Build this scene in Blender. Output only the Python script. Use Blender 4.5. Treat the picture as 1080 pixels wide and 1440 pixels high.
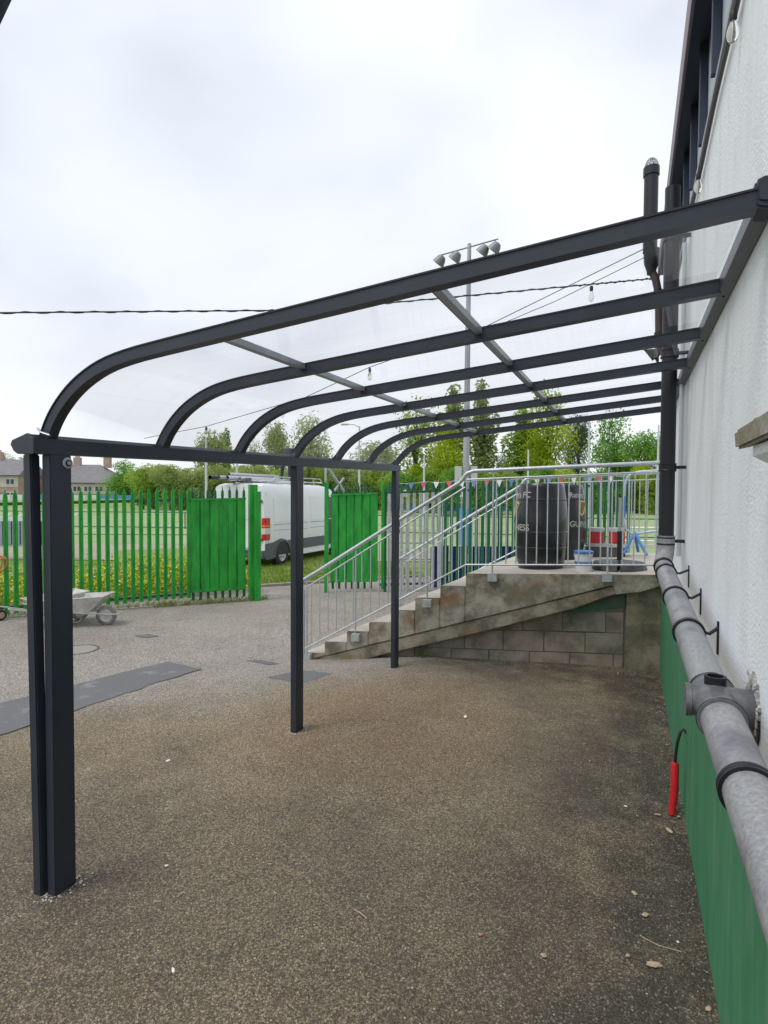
import bpy, bmesh, math, random
from mathutils import Vector, Matrix, Euler
R = math.radians
scene = bpy.context.scene
for o in list(bpy.data.objects): bpy.data.objects.remove(o)

# ------------------------------------------------------------------ camera
cam_d = bpy.data.cameras.new('camera'); cam = bpy.data.objects.new('camera', cam_d)
scene.collection.objects.link(cam); scene.camera = cam
cam_d.sensor_fit = 'HORIZONTAL'; cam_d.sensor_width = 36.0; cam_d.lens = 36.0*800/1080
cam_d.clip_start = .05; cam_d.clip_end = 2000
yaw, pitch, roll = .41, -.03, .005
fw = Vector((-math.sin(yaw)*math.cos(pitch), math.cos(yaw)*math.cos(pitch), math.sin(pitch)))
rt = Vector((math.cos(yaw), math.sin(yaw), 0)); up = rt.cross(fw)
rr = rt*math.cos(roll)+up*math.sin(roll); uu = up*math.cos(roll)-rt*math.sin(roll)
m = Matrix((rr, uu, -fw)).transposed().to_4x4(); m.translation = Vector((0, 0, 2.1))
cam.matrix_world = m
scene.render.resolution_x = 768; scene.render.resolution_y = 1024

# ------------------------------------------------------------------ world: overcast sky
w = bpy.data.worlds.new('World'); scene.world = w; w.use_nodes = True
nt = w.node_tree; nt.nodes.clear()
def N(t, typ, **k):
    n = t.nodes.new(typ)
    for a, b in k.items(): setattr(n, a, b)
    return n
wo = N(nt, 'ShaderNodeOutputWorld'); bg = N(nt, 'ShaderNodeBackground')
tc = N(nt, 'ShaderNodeTexCoord')
mp = N(nt, 'ShaderNodeMapping'); mp.inputs['Scale'].default_value = (1, 1, 1.9)
ns = N(nt, 'ShaderNodeTexNoise'); ns.inputs['Scale'].default_value = 1.5; ns.inputs['Detail'].default_value = 4; ns.inputs['Roughness'].default_value = .42
ns.inputs['Distortion'].default_value = .35
cr = N(nt, 'ShaderNodeValToRGB')
cr.color_ramp.elements[0].position = .36; cr.color_ramp.elements[0].color = (.47, .50, .565, 1)
cr.color_ramp.elements[1].position = .62; cr.color_ramp.elements[1].color = (.735, .76, .815, 1)
e = cr.color_ramp.elements.new(.5); e.color = (.645, .675, .735, 1)
sky = N(nt, 'ShaderNodeTexSky', sky_type='NISHITA', sun_disc=False, sun_elevation=R(52), sun_rotation=R(200))
sm = N(nt, 'ShaderNodeMix', data_type='RGBA', blend_type='ADD'); sm.inputs[0].default_value = .010
# horizon a touch brighter, as under a thin cloud sheet
sep = N(nt, 'ShaderNodeSeparateXYZ'); mr = N(nt, 'ShaderNodeMapRange')
mr.inputs[1].default_value = 0; mr.inputs[2].default_value = .35; mr.inputs[3].default_value = .55; mr.inputs[4].default_value = 0
hm = N(nt, 'ShaderNodeMix', data_type='RGBA'); hm.inputs[7].default_value = (.73, .73, .75, 1)
L = nt.links.new
L(tc.outputs['Generated'], mp.inputs[0]); L(mp.outputs[0], ns.inputs[0]); L(ns.outputs[0], cr.inputs[0])
L(tc.outputs['Generated'], sep.inputs[0]); L(sep.outputs[2], mr.inputs[0]); L(mr.outputs[0], hm.inputs[0]); L(cr.outputs[0], hm.inputs[6])
L(hm.outputs[2], sm.inputs[6]); L(sky.outputs[0], sm.inputs[7]); L(sm.outputs[2], bg.inputs[0]); L(bg.outputs[0], wo.inputs[0])
bg.inputs[1].default_value = 1.0

sun_d = bpy.data.lights.new('sun', 'SUN'); sun = bpy.data.objects.new('sun', sun_d); scene.collection.objects.link(sun)
sun_d.energy = 1.3; sun_d.angle = R(25); sun_d.color = (1, .97, .92)
sun.rotation_euler = Vector((.35, .45, -1)).to_track_quat('-Z', 'Y').to_euler()

scene.view_settings.view_transform = 'Standard'; scene.view_settings.look = 'None'
scene.view_settings.exposure = 0.42; scene.view_settings.gamma = 1
scene.render.engine = 'CYCLES'
scene.cycles.max_bounces = 10; scene.cycles.transparent_max_bounces = 24

# ------------------------------------------------------------------ helpers
col = scene.collection
rnd = random.Random(7)
class MB:
    def __init__(s): s.v = []; s.f = []
    def add(s, vs, fs):
        b = len(s.v); s.v += [tuple(p) for p in vs]; s.f += [tuple(b+i for i in f) for f in fs]; return s
    def box(s, x0, x1, y0, y1, z0, z1, M=None):
        vs = [Vector((x, y, z)) for x in (x0, x1) for y in (y0, y1) for z in (z0, z1)]
        if M is not None: vs = [M @ p for p in vs]
        return s.add(vs, [(0,1,3,2),(4,6,7,5),(0,4,5,1),(2,3,7,6),(0,2,6,4),(1,5,7,3)])
    def obox(s, c, ax, ay, az, hx, hy, hz):
        c = Vector(c); ax, ay, az = Vector(ax).normalized(), Vector(ay).normalized(), Vector(az).normalized()
        vs = [c+ax*i*hx+ay*j*hy+az*k*hz for i in (-1, 1) for j in (-1, 1) for k in (-1, 1)]
        return s.add(vs, [(0,1,3,2),(4,6,7,5),(0,4,5,1),(2,3,7,6),(0,2,6,4),(1,5,7,3)])
    def tube(s, path, r, n=8, cap=True, radii=None):
        P = [Vector(p) for p in path]; m = len(P); rings = []; prev = None
        for i in range(m):
            t = (P[min(i+1, m-1)]-P[max(i-1, 0)]).normalized()
            if prev is None:
                a = Vector((0, 0, 1)) if abs(t.z) < .9 else Vector((1, 0, 0))
                x = t.cross(a).normalized()
            else: x = (prev-t*prev.dot(t)).normalized()
            prev = x; y = t.cross(x); rad = radii[i] if radii else r
            rings.append([P[i]+(x*math.cos(2*math.pi*k/n)+y*math.sin(2*math.pi*k/n))*rad for k in range(n)])
        vs = [p for g in rings for p in g]; fs = []
        for i in range(m-1):
            for k in range(n):
                fs.append((i*n+k, i*n+(k+1) % n, (i+1)*n+(k+1) % n, (i+1)*n+k))
        if cap: fs += [tuple(range(n))[::-1], tuple((m-1)*n+k for k in range(n))]
        return s.add(vs, fs)
    def lathe(s, c, prof, n=24, axis='Z', cap=True):
        c = Vector(c); vs = []; fs = []
        for (r, h) in prof:
            for k in range(n):
                a = 2*math.pi*k/n; u, v = r*math.cos(a), r*math.sin(a)
                vs.append(c+{'Z': Vector((u, v, h)), 'Y': Vector((u, h, v)), 'X': Vector((h, u, v))}[axis])
        m = len(prof)
        for i in range(m-1):
            for k in range(n): fs.append((i*n+k, i*n+(k+1) % n, (i+1)*n+(k+1) % n, (i+1)*n+k))
        if cap: fs += [tuple(range(n))[::-1], tuple((m-1)*n+k for k in range(n))]
        return s.add(vs, fs)
    def prism(s, A, B):           # two matching polygons joined
        n = len(A); return s.add(list(A)+list(B), [tuple(range(n))[::-1], tuple(range(n, 2*n))]+[(i, (i+1) % n, n+(i+1) % n, n+i) for i in range(n)])
    def ball(s, c, r, n=8, sx=1, sy=1, sz=1):
        prof = [(max(1e-4, math.sin(math.pi*i/n))*r, -math.cos(math.pi*i/n)*r*sz) for i in range(n+1)]
        k = MB().lathe((0, 0, 0), prof, 2*n, cap=False)
        return s.add([(c[0]+p[0]*sx, c[1]+p[1]*sy, c[2]+p[2]) for p in k.v], k.f)
def worldloc(o):
    v = Vector((0, 0, 0))
    while o: v = v+o.location; o = o.parent
    return v
def tag(o, label=None, cat=None, group=None, kind=None):
    if label: o['label'] = label
    if cat: o['category'] = cat
    if group: o['group'] = group
    if kind: o['kind'] = kind
    return o
def thing(name, label, cat, loc, group=None, rz=0):
    o = bpy.data.objects.new(name, None); col.objects.link(o); o.location = loc; o.rotation_euler = (0, 0, rz)
    o.empty_display_size = .1
    return tag(o, label, cat, group)
def part(mb, name, mat, parent=None, smooth=False, bevel=0, local=False, loc=None, label=None, segs=2, sa=35):
    me = bpy.data.meshes.new(name); off = Vector((0, 0, 0))
    if not local:
        if parent: off = worldloc(parent)
        if loc is not None: off = off+Vector(loc) if False else Vector(loc)
    me.from_pydata([tuple(Vector(p)-off) for p in mb.v], [], mb.f); me.validate()
    bm = bmesh.new(); bm.from_mesh(me); bmesh.ops.recalc_face_normals(bm, faces=bm.faces)
    if bevel: bmesh.ops.bevel(bm, geom=[e for e in bm.edges if e.is_manifold and e.calc_face_angle(0) > .5], offset=bevel, segments=segs, affect='EDGES', clamp_overlap=True)
    bm.to_mesh(me); bm.free()
    me.materials.append(mat)
    if smooth: me.shade_smooth(); me.set_sharp_from_angle(angle=R(sa))
    o = bpy.data.objects.new(name, me); col.objects.link(o)
    if parent: o.parent = parent
    elif loc is not None: o.location = loc
    if label: o['label'] = label
    return o
def copy_tree(o, parent=None):
    c = o.copy(); col.objects.link(c)
    if parent: c.parent = parent
    for ch in [x for x in bpy.data.objects if x.parent == o]: copy_tree(ch, c)
    return c

def mat(name, color, rough=.6, metal=0, c2=None, scale=4, detail=5, lo=.35, hi=.65, bump=0, bscale=60, bdist=.01, spec=.5, streak=None, dirt=None, dscale=1.3, dlo=.5, dhi=.7, coat=0, stretch=None):
    m = bpy.data.materials.new(name); m.use_nodes = True; t = m.node_tree; b = t.nodes['Principled BSDF']; L = t.links.new
    b.inputs['Roughness'].default_value = rough; b.inputs['Metallic'].default_value = metal; b.inputs['Specular IOR Level'].default_value = spec
    b.inputs['Coat Weight'].default_value = coat
    tc = N(t, 'ShaderNodeNewGeometry'); pos = tc.outputs['Position']
    if stretch:
        mpn = N(t, 'ShaderNodeMapping'); mpn.inputs['Scale'].default_value = stretch; L(pos, mpn.inputs[0]); vec = mpn.outputs[0]
    else: vec = pos
    c = color+(1,) if len(color) == 3 else color
    out = None
    if c2:
        n1 = N(t, 'ShaderNodeTexNoise'); n1.inputs['Scale'].default_value = scale; n1.inputs['Detail'].default_value = detail; n1.inputs['Roughness'].default_value = .6; L(vec, n1.inputs[0])
        r1 = N(t, 'ShaderNodeMapRange'); r1.inputs[1].default_value = lo; r1.inputs[2].default_value = hi; L(n1.outputs[0], r1.inputs[0])
        mx = N(t, 'ShaderNodeMix', data_type='RGBA'); mx.inputs[6].default_value = c; mx.inputs[7].default_value = c2+(1,); L(r1.outputs[0], mx.inputs[0]); out = mx.outputs[2]
    if dirt:
        n2 = N(t, 'ShaderNodeTexNoise'); n2.inputs['Scale'].default_value = dscale; n2.inputs['Detail'].default_value = 8; n2.inputs['Roughness'].default_value = .65; L(vec, n2.inputs[0])
        r2 = N(t, 'ShaderNodeMapRange'); r2.inputs[1].default_value = dlo; r2.inputs[2].default_value = dhi; L(n2.outputs[0], r2.inputs[0])
        m2 = N(t, 'ShaderNodeMix', data_type='RGBA'); m2.inputs[7].default_value = dirt+(1,)
        if out: L(out, m2.inputs[6])
        else: m2.inputs[6].default_value = c
        L(r2.outputs[0], m2.inputs[0]); out = m2.outputs[2]
    if out: L(out, b.inputs['Base Color'])
    else: b.inputs['Base Color'].default_value = c
    if bump:
        n3 = N(t, 'ShaderNodeTexNoise'); n3.inputs['Scale'].default_value = bscale; n3.inputs['Detail'].default_value = 6; L(vec, n3.inputs[0])
        bp = N(t, 'ShaderNodeBump'); bp.inputs['Strength'].default_value = bump; bp.inputs['Distance'].default_value = bdist; L(n3.outputs[0], bp.inputs['Height']); L(bp.outputs[0], b.inputs['Normal'])
    return m

# ------------------------------------------------------------------ ground function and fence frames
def G(X, Y):
    Xc = max(-14, min(1.5, X)); Yc = min(Y, 16)
    return .006*Xc-.016*Yc-.165*math.exp(-((X+4.25)/1.15)**2-((Y-7.15)/1.0)**2)-.03*math.exp(-((X+2.6)/1.3)**2-((Y-7.7)/.5)**2)
ANTH = mat('anthracite_powder_coat', (.021, .026, .041), .40, c2=(.030, .036, .052), scale=3, spec=.45, dirt=(.06, .06, .065), dscale=6, dlo=.62, dhi=.82)
ANTH_IN = mat('gutter_dark', (.028, .032, .042), .4)
ALU = mat('aluminium_bar', (.42, .44, .48), .38, .55, c2=(.34, .36, .40), scale=8)
BLACK = mat('black_gasket', (.012, .012, .014), .5)
GALV = mat('galvanised_steel', (.58, .61, .63), .40, .5, c2=(.44, .47, .50), scale=14, lo=.3, hi=.7)
GALV_DULL = mat('galvanised_dull', (.50, .53, .52), .55, .3, c2=(.34, .38, .37), scale=9)
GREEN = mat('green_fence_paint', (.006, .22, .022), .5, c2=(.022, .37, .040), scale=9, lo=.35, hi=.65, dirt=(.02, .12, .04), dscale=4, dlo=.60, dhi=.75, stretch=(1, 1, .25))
GREEN_SHADE = mat('shaded_green_fence_paint', (.006, .13, .05), .5, c2=(.02, .15, .07), scale=6)  # darker green: shade on the right fence is put into the paint colour
WHITE_V = mat('van_white_paint', (.78, .79, .82), .28, c2=(.72, .73, .76), scale=1.2, coat=.6)
TYRE = mat('tyre_rubber', (.02, .02, .021), .8, c2=(.05, .045, .04), scale=12)
PLASTIC = mat('dark_grey_plastic', (.045, .047, .05), .6)

# ------------------------------------------------------------------ setting: ground
def ground_material():
    m = bpy.data.materials.new('worn_tarmac'); m.use_nodes = True; t = m.node_tree; b = t.nodes['Principled BSDF']; L = t.links.new
    g = N(t, 'ShaderNodeNewGeometry'); pos = g.outputs['Position']
    def noise(sc, det=6, ro=.6, v=pos):
        n = N(t, 'ShaderNodeTexNoise'); n.inputs['Scale'].default_value = sc; n.inputs['Detail'].default_value = det; n.inputs['Roughness'].default_value = ro; L(v, n.inputs[0]); return n.outputs[0]
    def rng(x, a, b_, c=0, d=1):
        n = N(t, 'ShaderNodeMapRange'); n.interpolation_type = 'SMOOTHSTEP'
        n.inputs[1].default_value = a; n.inputs[2].default_value = b_; n.inputs[3].default_value = c; n.inputs[4].default_value = d; L(x, n.inputs[0]); return n.outputs[0]
    def mth(op, a, b_=None):
        n = N(t, 'ShaderNodeMath', operation=op)
        for i, x in enumerate((a, b_)):
            if x is None: continue
            if isinstance(x, (int, float)): n.inputs[i].default_value = x
            else: L(x, n.inputs[i])
        return n.outputs[0]
    def mix(f, a, b_, bt='MIX'):
        n = N(t, 'ShaderNodeMix', data_type='RGBA', blend_type=bt)
        if isinstance(f, (int, float)): n.inputs[0].default_value = f
        else: L(f, n.inputs[0])
        for i, x in ((6, a), (7, b_)):
            if isinstance(x, tuple): n.inputs[i].default_value = x+(1,)
            else: L(x, n.inputs[i])
        return n.outputs[2]
    sp = N(t, 'ShaderNodeSeparateXYZ'); L(pos, sp.inputs[0]); X, Y = sp.outputs[0], sp.outputs[1]
    wob = mth('MULTIPLY', mth('SUBTRACT', noise(.9, 5), .5), 1.7)
    Xw = mth('ADD', X, wob)
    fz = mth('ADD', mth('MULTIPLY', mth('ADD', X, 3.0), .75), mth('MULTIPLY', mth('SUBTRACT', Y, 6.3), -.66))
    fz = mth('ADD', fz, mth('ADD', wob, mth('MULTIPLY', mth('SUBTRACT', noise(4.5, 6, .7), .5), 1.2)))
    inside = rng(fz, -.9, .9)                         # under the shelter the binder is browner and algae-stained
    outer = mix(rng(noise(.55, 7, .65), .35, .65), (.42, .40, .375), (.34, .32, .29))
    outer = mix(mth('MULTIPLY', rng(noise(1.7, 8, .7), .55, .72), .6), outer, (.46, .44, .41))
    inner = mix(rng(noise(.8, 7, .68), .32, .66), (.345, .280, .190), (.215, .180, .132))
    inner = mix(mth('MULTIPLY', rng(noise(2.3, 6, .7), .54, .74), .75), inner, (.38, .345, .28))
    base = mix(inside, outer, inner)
    # rusty ochre bloom behind the middle post
    d2 = mth('ADD', mth('POWER', mth('DIVIDE', mth('ADD', X, 2.1), 1.3), 2), mth('POWER', mth('DIVIDE', mth('SUBTRACT', Y, 5.0), 1.6), 2))
    och = mth('MULTIPLY', rng(mth('ADD', d2, wob), 1.3, .1), rng(noise(1.6, 6), .3, .6, .3, .75))
    base = mix(och, base, (.29, .21, .125))
    # tarmac gets darker and less rough towards the wall and the foot of the steps
    edge_dark = mth('MAXIMUM', rng(Xw, -1.5, .2), mth('MULTIPLY', rng(mth('ADD', Y, wob), 6.0, 7.7), rng(X, -3.2, -2)))
    edge_mask = mth('MULTIPLY', edge_dark, rng(noise(3.0, 8, .7), .30, .62, .35, 1.0))
    base = mix(mth('MULTIPLY', edge_mask, .88), base, (.045, .040, .032))
    fine = rng(noise(7, 9, .75), .56, .66)
    base = mix(mth('MULTIPLY', fine, .30), base, (.06, .055, .045))
    base = mix(mth('MULTIPLY', rng(noise(11, 8, .7), .60, .70), .30), base, (.42, .39, .34))
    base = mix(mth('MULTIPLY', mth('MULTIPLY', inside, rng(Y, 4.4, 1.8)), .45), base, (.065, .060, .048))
    # pale cement dust smudges
    dust = mth('MULTIPLY', rng(noise(1.1, 9, .75), .60, .74), .45)
    base = mix(dust, base, (.46, .45, .42))
    # chips of aggregate
    vo = N(t, 'ShaderNodeTexVoronoi'); vo.inputs['Scale'].default_value = 170; L(pos, vo.inputs['Vector'])
    vs = N(t, 'ShaderNodeSeparateColor'); L(vo.outputs['Color'], vs.inputs[0])
    chip = N(t, 'ShaderNodeValToRGB'); ce = chip.color_ramp.elements
    ce[0].position = 0; ce[0].color = (.34, .32, .30, 1); ce[1].position = 1; ce[1].color = (2.35, 2.2, 2.0, 1)
    for p, c in ((.35, (.62, .6, .57, 1)), (.7, (1.05, 1.0, .95, 1)), (.9, (1.55, 1.45, 1.3, 1))):
        x = ce.new(p); x.color = c
    L(vs.outputs[0], chip.inputs[0])
    base = mix(.90, base, chip.outputs[0], 'MULTIPLY')
    v3 = N(t, 'ShaderNodeTexVoronoi'); v3.inputs['Scale'].default_value = 75; L(pos, v3.inputs['Vector'])
    c3 = N(t, 'ShaderNodeSeparateColor'); L(v3.outputs['Color'], c3.inputs[0])
    big = mth('MULTIPLY', mth('GREATER_THAN', c3.outputs[0], .80), mth('LESS_THAN', v3.outputs['Distance'], .42))
    base = mix(mth('MULTIPLY', big, .42), base, mix(c3.outputs[1], (.48, .43, .34), (.20, .17, .15)))
    gap = rng(v3.outputs['Distance'], .45, .75)
    base = mix(mth('MULTIPLY', gap, .55), base, (.045, .040, .034))
    sp2 = N(t, 'ShaderNodeTexVoronoi'); sp2.inputs['Scale'].default_value = 34; L(pos, sp2.inputs['Vector'])
    ss = N(t, 'ShaderNodeSeparateColor'); L(sp2.outputs['Color'], ss.inputs[0])
    lone = mth('MULTIPLY', mth('LESS_THAN', sp2.outputs['Distance'], .16), mth('GREATER_THAN', ss.outputs[1], .955))
    base = mix(mth('MULTIPLY', lone, .8), base, (.55, .5, .42))
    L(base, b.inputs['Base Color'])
    L(rng(edge_dark, 0, 1, .85, .6), b.inputs['Roughness']); b.inputs['Specular IOR Level'].default_value = .3
    bp = N(t, 'ShaderNodeBump'); bp.inputs['Strength'].default_value = .8; bp.inputs['Distance'].default_value = .006
    hgt = mth('ADD', mth('MULTIPLY', vo.outputs['Distance'], -.6), mth('MULTIPLY', vs.outputs[1], .5)); L(hgt, bp.inputs['Height'])
    L(bp.outputs[0], b.inputs['Normal'])
    return m
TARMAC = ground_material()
def sheet(name, mt, pts, dz, n=1, kind='structure', fn=G, label=None):
    mb = MB(); mb.add([(x, y, fn(x, y)+dz) for x, y in pts], [tuple(range(len(pts)))])
    o = part(mb, name, mt, loc=(pts[0][0], pts[0][1], 0)); tag(o, label, None, None, kind); return o
mb = MB(); nx, ny = 80, 90
xs = [-16+18*i/nx for i in range(nx+1)]; ys = [-4+20*j/ny for j in range(ny+1)]
def yard_limit(x, y):   # the yard stops at the kerb that runs past the gate
    return y
for y in ys:
    for x in xs: mb.v.append((x, y, G(x, y)+.004*math.sin(x*2.1+y)*math.cos(y*1.7)))
for j in range(ny):
    for i in range(nx):
        cx, cy = xs[i], ys[j]
        # kerb / field line: through (-8.9,11.5) and (-5.5,15.6); skip yard cells lying in the field
        if (cx+8.9)*(-4.1)+(cy-11.5)*3.4 > 1.2 and cx < -4: continue
        a = j*(nx+1)+i; mb.f.append((a, a+1, a+nx+2, a+nx+1))
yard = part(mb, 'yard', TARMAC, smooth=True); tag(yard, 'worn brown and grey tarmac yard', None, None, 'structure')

def field_material():
    m = mat('field_grass', (.105, .175, .030), .9, c2=(.17, .24, .055), scale=1.4, dirt=(.22, .235, .07), dscale=.35, dlo=.5, dhi=.7, bump=.6, bscale=30, bdist=.05)
    return m
FIELD = field_material()
PITCH = mat('pitch_grass', (.22, .30, .12), .9, c2=(.29, .36, .17), scale=.25, bump=.3, bscale=20)
TRACK = mat('dry_track', (.36, .31, .24), .95, c2=(.28, .27, .17), scale=.8, dirt=(.22, .28, .10), dscale=.5, dlo=.55, dhi=.7)
far = MB(); far.add([(-700, -300, -.38), (500, -300, -.38), (500, 900, -.38), (-700, 900, -.38)], [(0, 1, 2, 3)])
tag(part(far, 'field', FIELD), 'rough green playing field beyond the fence', None, None, 'structure')
def flat(x, y): return -.36
# d/yaw frame: forward f, right r of the view of the field, used only to give its strips their directions
def FR(d, s): return (-math.sin(.41)*d+math.cos(.41)*s, math.cos(.41)*d+math.sin(.41)*s)
tag(sheet('dirt_track', TRACK, [FR(21, -30), FR(21, 6), FR(36, 8), FR(37, -48)], .006, fn=flat), 'dry sandy track across the field')
tag(sheet('sports_pitch', PITCH, [FR(38, -52), FR(24, 3), FR(22, 16), FR(112, 90), FR(112, -110), FR(60, -90)], .012, fn=flat), 'pale green sports pitch')
WPAINT = mat('pitch_line_white', (.7, .72, .68), .9)
for a, b_ in ((44, 44.25), (70, 70.4)):
    tag(sheet('pitch_line', WPAINT, [FR(a, -18), FR(a-4, 24), FR(b_-4, 24), FR(b_, -18)], .02, fn=flat), 'white painted line on the sports pitch')

# grass verge and kerb beyond the gate
def verge_fn(x, y): return G(x, y)+.05
VERGE = mat('verge_turf', (.13, .22, .03), .9, c2=(.24, .30, .06), scale=5, bump=.8, bscale=40, bdist=.03)
mbv = MB(); k0, k1 = Vector((-10.4, 9.6)), Vector((-5.4, 15.7)); kd = (k1-k0).normalized(); kn = Vector((-kd.y, kd.x))
nn = 24
for i in range(nn+1):
    for j in range(9):
        p = k0+kd*(k1-k0).length*i/nn+kn*(j*1.6+.06); mbv.v.append((p.x, p.y, G(p.x, p.y)+.045+.012*math.sin(i*1.7+j*2.1)-(.05 if j == 8 else 0)))
for i in range(nn):
    for j in range(8): a = i*9+j; mbv.f.append((a, a+1, a+10, a+9))
tag(part(mbv, 'grass_verge', VERGE, smooth=True), 'bright grass verge where the van stands', None, None, 'structure')
CONC = mat('kerb_concrete', (.36, .33, .28), .85, c2=(.24, .22, .18), scale=9, bump=.4, bscale=60)
kb = thing('kerb', 'low worn concrete kerb between the yard and the grass behind the gate', 'kerb', (k0.x, k0.y, G(k0.x, k0.y)))
kb['kind'] = 'structure'; del kb['category']
kl = (k1-k0).length; q = 0; proto = None
while q < kl-.9:
    a = k0+kd*(q+.01); b_ = k0+kd*(q+.89); dz = rnd.uniform(-.006, .006)
    A4 = [(a.x, a.y), (b_.x, b_.y), (b_.x+kn.x*.12, b_.y+kn.y*.12), (a.x+kn.x*.12, a.y+kn.y*.12)]
    mb = MB().prism([Vector((x, y, G(x, y)-.05)) for x, y in A4], [Vector((x, y, G(x, y)+.07+dz)) for x, y in A4])
    part(mb, 'kerb_stone', CONC, kb, bevel=.01, segs=1); q += .9
# grass blades on verge (uncountable)
def blades(name, label, pts_fn, n, h0, h1, mt, w_=.012, kind='stuff', lean=.4):
    mb = MB()
    for i in range(n):
        x, y, z = pts_fn(); h = rnd.uniform(h0, h1); a = rnd.uniform(0, 6.28); lx, ly = rnd.gauss(0, lean)*h, rnd.gauss(0, lean)*h
        dx, dy = math.cos(a)*w_, math.sin(a)*w_
        mb.add([(x-dx, y-dy, z), (x+dx, y+dy, z), (x+lx*.5+dx*.6, y+ly*.5+dy*.6, z+h*.6), (x+lx, y+ly, z+h)], [(0, 1, 2, 3)])
    o = part(mb, name, mt); tag(o, label, None, None, kind); return o
def leafmat(name, c1, c2, trans=.48, scale=.6):
    m = bpy.data.materials.new(name); m.use_nodes = True; t = m.node_tree; b = t.nodes['Principled BSDF']; L = t.links.new
    g = N(t, 'ShaderNodeNewGeometry'); n1 = N(t, 'ShaderNodeTexNoise'); n1.inputs['Scale'].default_value = scale; n1.inputs['Detail'].default_value = 6; L(g.outputs['Position'], n1.inputs[0])
    r1 = N(t, 'ShaderNodeMapRange'); r1.inputs[1].default_value = .35; r1.inputs[2].default_value = .65; L(n1.outputs[0], r1.inputs[0])
    mx = N(t, 'ShaderNodeMix', data_type='RGBA'); mx.inputs[6].default_value = c1+(1,); mx.inputs[7].default_value = c2+(1,); L(r1.outputs[0], mx.inputs[0])
    L(mx.outputs[2], b.inputs['Base Color']); b.inputs['Roughness'].default_value = .7; b.inputs['Specular IOR Level'].default_value = .2
    tr = N(t, 'ShaderNodeBsdfTranslucent'); L(mx.outputs[2], tr.inputs[0]); ms = N(t, 'ShaderNodeMixShader'); ms.inputs[0].default_value = trans
    o = t.nodes['Material Output']; L(b.outputs[0], ms.inputs[1]); L(tr.outputs[0], ms.inputs[2]); L(ms.outputs[0], o.inputs[0]); return m
GRASSB = leafmat('grass_blade', (.13, .24, .03), (.28, .36, .07), scale=3)
def vp():
    s, d = rnd.uniform(0, kl), abs(rnd.gauss(0, 3.2))+.1; p = k0+kd*s+kn*d
    return p.x, p.y, G(p.x, p.y)+.03
blades('verge_grass', 'tufted bright grass beyond the gate', vp, 16000, .04, .13, GRASSB, .009)

# ------------------------------------------------------------------ building
def wall_material():
    m = bpy.data.materials.new('painted_render'); m.use_nodes = True; t = m.node_tree; b = t.nodes['Principled BSDF']; L = t.links.new
    g = N(t, 'ShaderNodeNewGeometry'); pos = g.outputs['Position']
    n1 = N(t, 'ShaderNodeTexNoise'); n1.inputs['Scale'].default_value = 1.2; n1.inputs['Detail'].default_value = 8; L(pos, n1.inputs[0])
    mp = N(t, 'ShaderNodeMapping'); mp.inputs['Scale'].default_value = (3.5, 3.5, .7); L(pos, mp.inputs[0])
    n2 = N(t, 'ShaderNodeTexNoise'); n2.inputs['Scale'].default_value = 1.3; n2.inputs['Detail'].default_value = 7; n2.inputs['Roughness'].default_value = .65; L(mp.outputs[0], n2.inputs[0])
    r1 = N(t, 'ShaderNodeMapRange'); r1.inputs[1].default_value = .4; r1.inputs[2].default_value = .72; L(n1.outputs[0], r1.inputs[0])
    r2 = N(t, 'ShaderNodeMapRange'); r2.inputs[1].default_value = .5; r2.inputs[2].default_value = .78; r2.inputs[4].default_value = .42; L(n2.outputs[0], r2.inputs[0])
    a = N(t, 'ShaderNodeMix', data_type='RGBA'); a.inputs[6].default_value = (.86, .885, .91, 1); a.inputs[7].default_value = (.80, .815, .83, 1); L(r1.outputs[0], a.inputs[0])
    c = N(t, 'ShaderNodeMix', data_type='RGBA'); c.inputs[7].default_value = (.50, .50, .46, 1); L(a.outputs[2], c.inputs[6]); L(r2.outputs[0], c.inputs[0])
    L(c.outputs[2], b.inputs['Base Color']); b.inputs['Roughness'].default_value = .85
    n3 = N(t, 'ShaderNodeTexNoise'); n3.inputs['Scale'].default_value = 75; n3.inputs['Detail'].default_value = 4; L(pos, n3.inputs[0])
    n4 = N(t, 'ShaderNodeTexNoise'); n4.inputs['Scale'].default_value = 2.2; n4.inputs['Detail'].default_value = 3; L(pos, n4.inputs[0])
    r4 = N(t, 'ShaderNodeMapRange'); r4.inputs[1].default_value = .4; r4.inputs[2].default_value = .6; r4.inputs[3].default_value = .25; r4.inputs[4].default_value = .65; L(n4.outputs[0], r4.inputs[0])
    bp = N(t, 'ShaderNodeBump'); bp.inputs['Distance'].default_value = .008; L(r4.outputs[0], bp.inputs['Strength']); n5 = N(t, 'ShaderNodeTexNoise'); n5.inputs['Scale'].default_value = 14; n5.inputs['Detail'].default_value = 3; L(pos, n5.inputs[0]); ad = N(t, 'ShaderNodeMath', operation='MULTIPLY_ADD'); ad.inputs[1].default_value = .5; L(n5.outputs[0], ad.inputs[0]); L(n3.outputs[0], ad.inputs[2]); L(ad.outputs[0], bp.inputs['Height']); L(bp.outputs[0], b.inputs['Normal'])
    return m
WALLM = wall_material()
PLINTH = mat('green_plinth_paint', (.035, .20, .085), .55, c2=(.060, .25, .12), scale=7, dirt=(.10, .28, .16), dscale=5.0, dlo=.52, dhi=.72, bump=.5, bscale=24, bdist=.006, stretch=(1, 1, .22))
FASC = mat('fascia_paint', (.20, .14, .16), .5, c2=(.16, .12, .15), scale=3)
SOFF = mat('soffit_dark', (.035, .045, .085), .5)
WX = .376; Y0, Y1 = -2.0, 7.98
bld = thing('building', 'white rendered building with green painted base on the right', 'building', (WX, 3, -.1))
part(MB().box(WX, WX+5, Y0, Y1, 1.14, 4.22), 'wall', WALLM, bld)
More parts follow.
